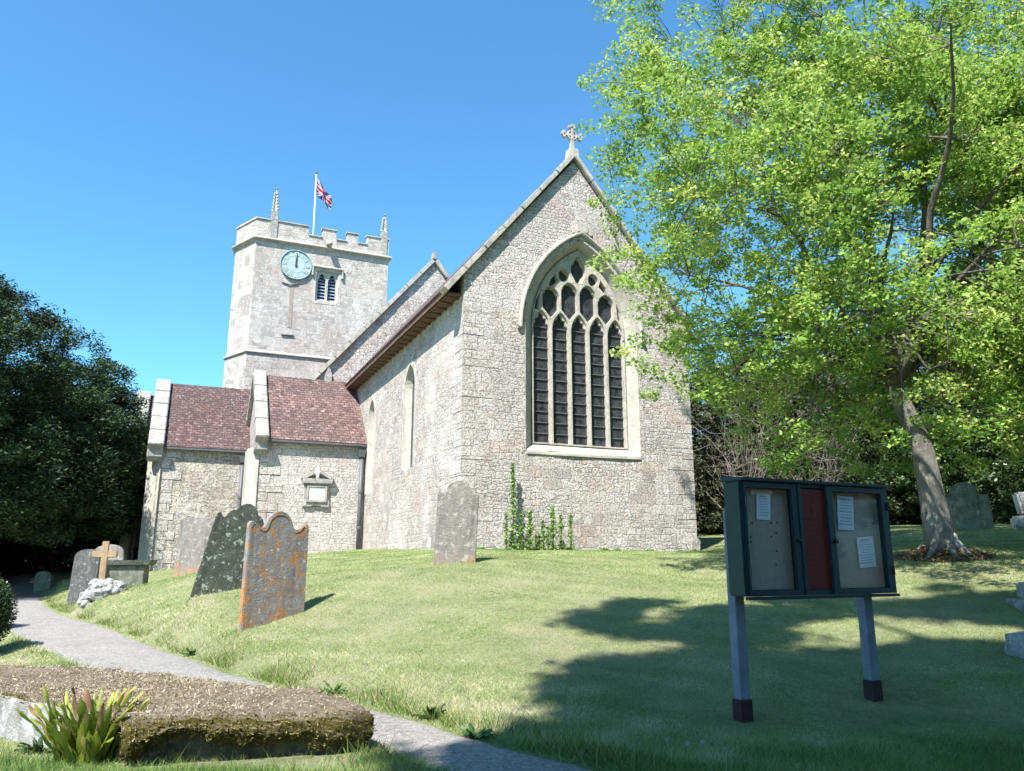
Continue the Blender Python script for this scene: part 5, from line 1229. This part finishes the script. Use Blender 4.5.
for k, (x, y, rx_, ry_, h) in enumerate(((-1.5, -8.5, 5, 2.4, 3.6), (7.5, -7.5, 5, 2.6, 4.2), (12.5, 1.0, 2.6, 4.5, 3.6))):  # unseen trees, added to block sky light from the notice board and foreground
    z = g(x, y)
    tree('yew_tree', ['dark yew behind the viewpoint, straight behind the path', 'dark yew behind the viewpoint, towards the right', 'dark yew beside the lawn outside the right picture edge'][k], (x, y, z), [(x, y, z-.1), (x, y, z+1), (x, y, z+2.5)], .3, [(x+1.5, y, z+h), (x-1.5, y, z+h)], blob(420, (x, y, z+h*.9), (rx_, ry_, h), .4, -.7, .5, z+.1, 90+k, .2), lf_yew, bark_dark, seed=95+k, per=40, csz=.8, lsz=(.3, .2), twigs=False, nsec=20)

# ------------------------------------------------------------------ plants
def weeds_at_wall():
    lf = leafmat('wall_weed_leaf', [(0, (.12, .22, .05)), (.6, (.21, .35, .09)), (1, (.34, .46, .14))], .3, .5, .3)
    # (px, base row, top row, width factor)
    L = [(513, 549, 462, 1.0, 'tall narrow green climbing weed, highest against the east wall'), (506, 549, 512, .7, 'short weed stem at the left foot of the tallest wall weed'), (521, 549, 510, .7, 'short weed stem at the right foot of the tallest wall weed'), (530, 550, 510, 1.2, 'bushy green weed second tallest left of centre against the east wall'), (543, 550, 520, .8, 'medium weed stem in the middle of the clump against the east wall'), (539, 550, 533, .8, 'lowest weed tuft in the middle of the clump against the east wall'), (553, 550, 506, 1.1, 'tall leafy weed right of centre against the east wall'), (561, 550, 514, .8, 'slender weed next to the tall leafy weed on its right'), (571, 550, 514, .8, 'rightmost slender weed of the row against the east wall'), (548, 550, 526, .6, 'thin weed stem just left of the tall leafy weed')]
    for px, yb_, yt, wf, lab in L:
        Y_ = 19.35+(px-500)/130*.9; b = at(px, yb_, Y_-.16); t = at(px, yt, Y_-.16); h = t.z-b.z; z0 = g(b.x, b.y)
        o = tag(empty('wall_weed', (b.x, b.y, z0)), lab, 'weed', 'weeds growing up the east wall')
        mb = MB().tube([(0, 0, 0), (.02, .01, h*.5), (0, 0, h)], [.012, .009, .004], 5); mb.build('stem', lf_mid, o)
        n = int(230*h*wf); z = rng.random(n)*h; w_ = .10*wf*(1.05-z/h*.75); C = np.stack([rng.normal(0, 1, n)*w_*.6, rng.normal(0, 1, n)*w_*.3, z], 1)
        mesh_tris('foliage', rot_leaf_quads(C, .085, .05, -.2), lf, o)
    # low tufts along the foot of the wall
    n = 5000; u = rng.random(n)*7.0; k = (np.sin(u*5)+np.sin(u*13+1)+1.6)*.5; h = rng.random(n)*.09*np.clip(k-.9, .0, 1.5)
    P = np.array([ch(a, -.05-rng.random()*.1) for a in u]); P[:, 2] = gz(P[:, 0], P[:, 1])+h
    o = mesh_tris('wall_foot_weeds', rot_leaf_quads(P, .07, .03, -.4), lf); tag(o, 'low green weeds along the foot of the east wall', 'weeds', kind='stuff')
weeds_at_wall()

# grass: one object, short blades dense near the viewer
def grass():
    def blades(X, Y, h, w_, lean):
        n = len(X); Z_ = gz(X, Y)-.005; a = rng.random(n)*6.283; dx, dy = np.cos(a), np.sin(a); l = rng.normal(0, 1, (n, 2))*lean[:, None]
        v0 = np.stack([X-dx*w_, Y-dy*w_, Z_], 1); v1 = np.stack([X+dx*w_, Y+dy*w_, Z_], 1); v2 = np.stack([X+l[:, 0]*h, Y+l[:, 1]*h, Z_+h], 1); return np.stack([v0, v1, v2], 1)
    def region(n, rmin, rmax, amax):
        r_ = rmin*(rmax/rmin)**rng.random(n); a = (rng.random(n)*2-1)*amax; return r_*np.sin(a), r_*np.cos(a), r_
    X, Y, r_ = region(1500000, 4.8, 34, R(44))
    lx = (X-CO.x)*math.cos(CA)+(Y-CO.y)*math.sin(CA); ly = -(X-CO.x)*math.sin(CA)+(Y-CO.y)*math.cos(CA)
    inch = ((lx > 0) & (lx < UR) & (ly > 0)) | ((lx > -3.9) & (lx < 8) & (ly > 10.5)) | ((lx > -7.2) & (ly > 13.8) & (lx < 8))
    pd = pathd(X, Y); ok = ~inch & (pd > -.02+.06*rng.normal(0, 1, len(X)))
    # ledger outline
    ok &= ~((X > -6.1) & (X < -1.15) & (Y > 6.0+np.clip(-(X+2.75)*.68, 0, 9)) & (Y < 8.9) & (Y < 7.0+(-1.6-X)*.6+.15))
    X, Y, r_, pd = X[ok], Y[ok], r_[ok], pd[ok]; n = len(X)
    nz = np.array([noise.noise(Vector((x*.7, y*.7, 0))) for x, y in zip(X[:], Y[:])]) if n < 0 else (np.sin(X*1.3+np.sin(Y*.9)*2)*np.sin(Y*1.1+np.sin(X*.8)*1.7))
    # taller and drier on the bank beside the path
    bank = np.clip(1-np.abs(pd-.55)/.8, 0, 1)*((Y > 5.5) & (X > -12))
    uphill = np.clip(1-np.abs(pd-.8)/1.2, 0, 1)
    near = np.clip((7.0-Y)/1.2, 0, 1)
    h = (.012+.014*rng.random(n))*(1+.5*nz.clip(0, 1))+.045*uphill*rng.random(n)**3+.10*near*rng.random(n)**3
    h *= np.clip(r_/12, 1, 1.2)*.85
    w_ = .0021*np.clip(r_/6, 1, 5)
    T = blades(X, Y, h, w_, np.full(n, .9))
    fx = np.sin(X*2.9+np.sin(Y*2.3)*1.4)*np.sin(Y*3.1+np.sin(X*1.9+1)*1.6); fy = np.sin(X*7.1+Y*2.2+np.sin(Y*5))*np.sin(Y*6.3-X*1.4+np.sin(X*6.1))
    # faint mowing lines across the mound
    mow = np.sin((X*.35+Y*.94)*9+np.sin(X*.4)*2)
    dry = np.clip(.36+.22*nz+.19*fx+.16*fy+.13*mow+.32*uphill-.35*near, 0, 1); rnd = np.clip(dry*.72+rng.random(n)*.55-.06, 0, 1)
    m = leafmat('grass_blades', [(0, (.07, .15, .03)), (.3, (.17, .265, .065)), (.55, (.30, .39, .125)), (.8, (.47, .465, .24)), (1, (.60, .55, .37))], .3, .6, .2)
    o = mesh_tris('grass', T, m, rnd=rnd); tag(o, 'mown yellowish green churchyard grass on the mound', 'grass', kind='stuff')
    # long blades: foreground foot of frame and tomb edge
    n = 16000; X = rng.uniform(-6, 4.5, n); Y = rng.uniform(4.9, 6.3, n); pdd = pathd(X, Y); k = (pdd > .03) & ~((X > -6) & (X < -1.0) & (Y > 5.95+np.clip(-(X+2.6)*.68, 0, 9))); cl_ = np.sin(X*3.1+1)*np.sin(Y*4+X) > -.2
    X, Y = X[k & cl_], Y[k & cl_]; n = len(X); T = blades(X, Y, .05+.13*rng.random(n)**2, np.full(n, .0032), np.full(n, .45))
    o2 = mesh_tris('long_grass', T, leafmat('long_grass_blades', [(0, (.045, .11, .018)), (.6, (.10, .19, .035)), (1, (.25, .27, .09))], .35, .5, .3)); tag(o2, 'longer green grass at the near edge below the mossy tomb', 'grass', kind='stuff')
    # rough verge along the bank: seed heads, dead stems, broad weeds
    t = rng.integers(20, len(PC)-20, 20000); s = rng.random(20000)
    a, b = PC[t], PC[t+1]; d = b[:, :2]-a[:, :2]; d /= np.linalg.norm(d, axis=1)[:, None]; nrm = np.stack([d[:, 1], -d[:, 0]], 1); side = np.where(rng.random(20000) < .8, 1, -1)
    q = a[:, :2]+(b[:, :2]-a[:, :2])*s[:, None]+nrm*(side*(a[:, 2]+.02+np.abs(rng.normal(0, .2, 20000))))[:, None]
    cl_ = (np.sin(q[:, 0]*4.3)+np.sin(q[:, 1]*5.1+2)+rng.normal(0, .6, 20000)) > .1; q = q[cl_]; n = len(q)
    T = blades(q[:, 0], q[:, 1], .05+.16*rng.random(n)**2.5, np.full(n, .005), np.full(n, .6))
    o3 = mesh_tris('verge_weeds', T, leafmat('verge_weed', [(0, (.06, .14, .02)), (.5, (.14, .24, .04)), (.75, (.34, .30, .13)), (1, (.45, .36, .2))], .3, .6, .2)); tag(o3, 'rough weeds and dry stems along the path edges', 'weeds', kind='stuff')
grass()
# broad-leaved weeds beside the path
dk = leafmat('dock_leaf', [(0, (.06, .15, .03)), (1, (.15, .27, .06))], .3, .45, .4)
for k, (px, py, Y_, s, lab) in enumerate(((192, 655, 0, .20, 'low broad-leaved weed on the bank below the orange headstone'), (432, 718, 0, .22, 'broad-leaved weed at the bend of the path edge'), (475, 738, 0, .2, 'leafy weed on the path edge at the shadow'), (38, 752, 0, .2, 'broad-leaved weed at the left corner before the white slab side'), (335, 690, 0, .2, 'grassy weed tuft beyond the right end of the mossy tomb'))):
    rx, rz = ray(px, py); Yv = -1.35/rz if rz < 0 else 10
    for _ in range(6): Yv = g(rx*Yv, Yv)/rz
    x, y = rx*Yv, Yv; o = tag(empty('leafy_weed', (x, y, g(x, y))), lab, 'weed', 'leafy weeds by the path'); rr = random.Random(k)
    mb = MB()
    for q in range(18): strapleaf(mb, (0, 0, 0), rr.uniform(0, 6.28), rr.uniform(.5, 1.2), s*rr.uniform(.5, 1), .022, .5, 5)
    ob = mb.build('leaves', lf_mid if k % 2 else dk, o, weld=False)

# dandelion clocks and dry stalks standing up at the near edge of the lawn
stalk = simple('pale_stalk', (.22, .26, .10), .7, .2); fluff = simple('seed_fluff', (.45, .45, .42), .9, .1)
for k, (px, h, dx, lab) in enumerate(((672, .17, -.02, 'leftmost tall dandelion clock standing in the shaded grass at the bottom edge'), (688, .15, .01, 'second dandelion clock from the left in the shaded grass at the bottom edge'), (702, .16, .015, 'third dandelion clock in the shaded grass, leaning slightly right'), (722, .12, .03, 'rightmost short dandelion clock below the left post of the notice board'), (596, .20, .03, 'dry grass stalk alone near the left tip of the shadow'))):
    rx, rz = ray(px, 772); Yv = 6.2
    for _ in range(6): Yv = g(rx*Yv, Yv)/rz
    o = tag(empty('dandelion_clock' if k < 4 else 'grass_stalk', (rx*Yv, Yv, g(rx*Yv, Yv))), lab, 'dandelion' if k < 4 else 'grass stalk', 'seed stalks at the near edge of the lawn')
    h *= 1.15; MB().tube([(0, 0, -.02), (dx*.3, 0, h*.5), (dx, 0, h)], [.0035, .003, .0025], 6).build('stem', stalk, o, smooth=True)
    if k < 4:
        d = rng.normal(0, 1, (260, 3)); d /= np.linalg.norm(d, axis=1)[:, None]; C = d*.016*rng.uniform(.5, 1, (260, 1))+np.array([dx, 0, h+.012])
        mesh_tris('seed_head', rot_leaf_quads(C, .012, .004, 0), fluff, o)
    else: mesh_tris('seed_head', rot_leaf_quads(np.array([dx, 0, h])+rng.normal(0, 1, (60, 3))*np.array([.005, .005, .02]), .014, .004, 0), stalk, o)
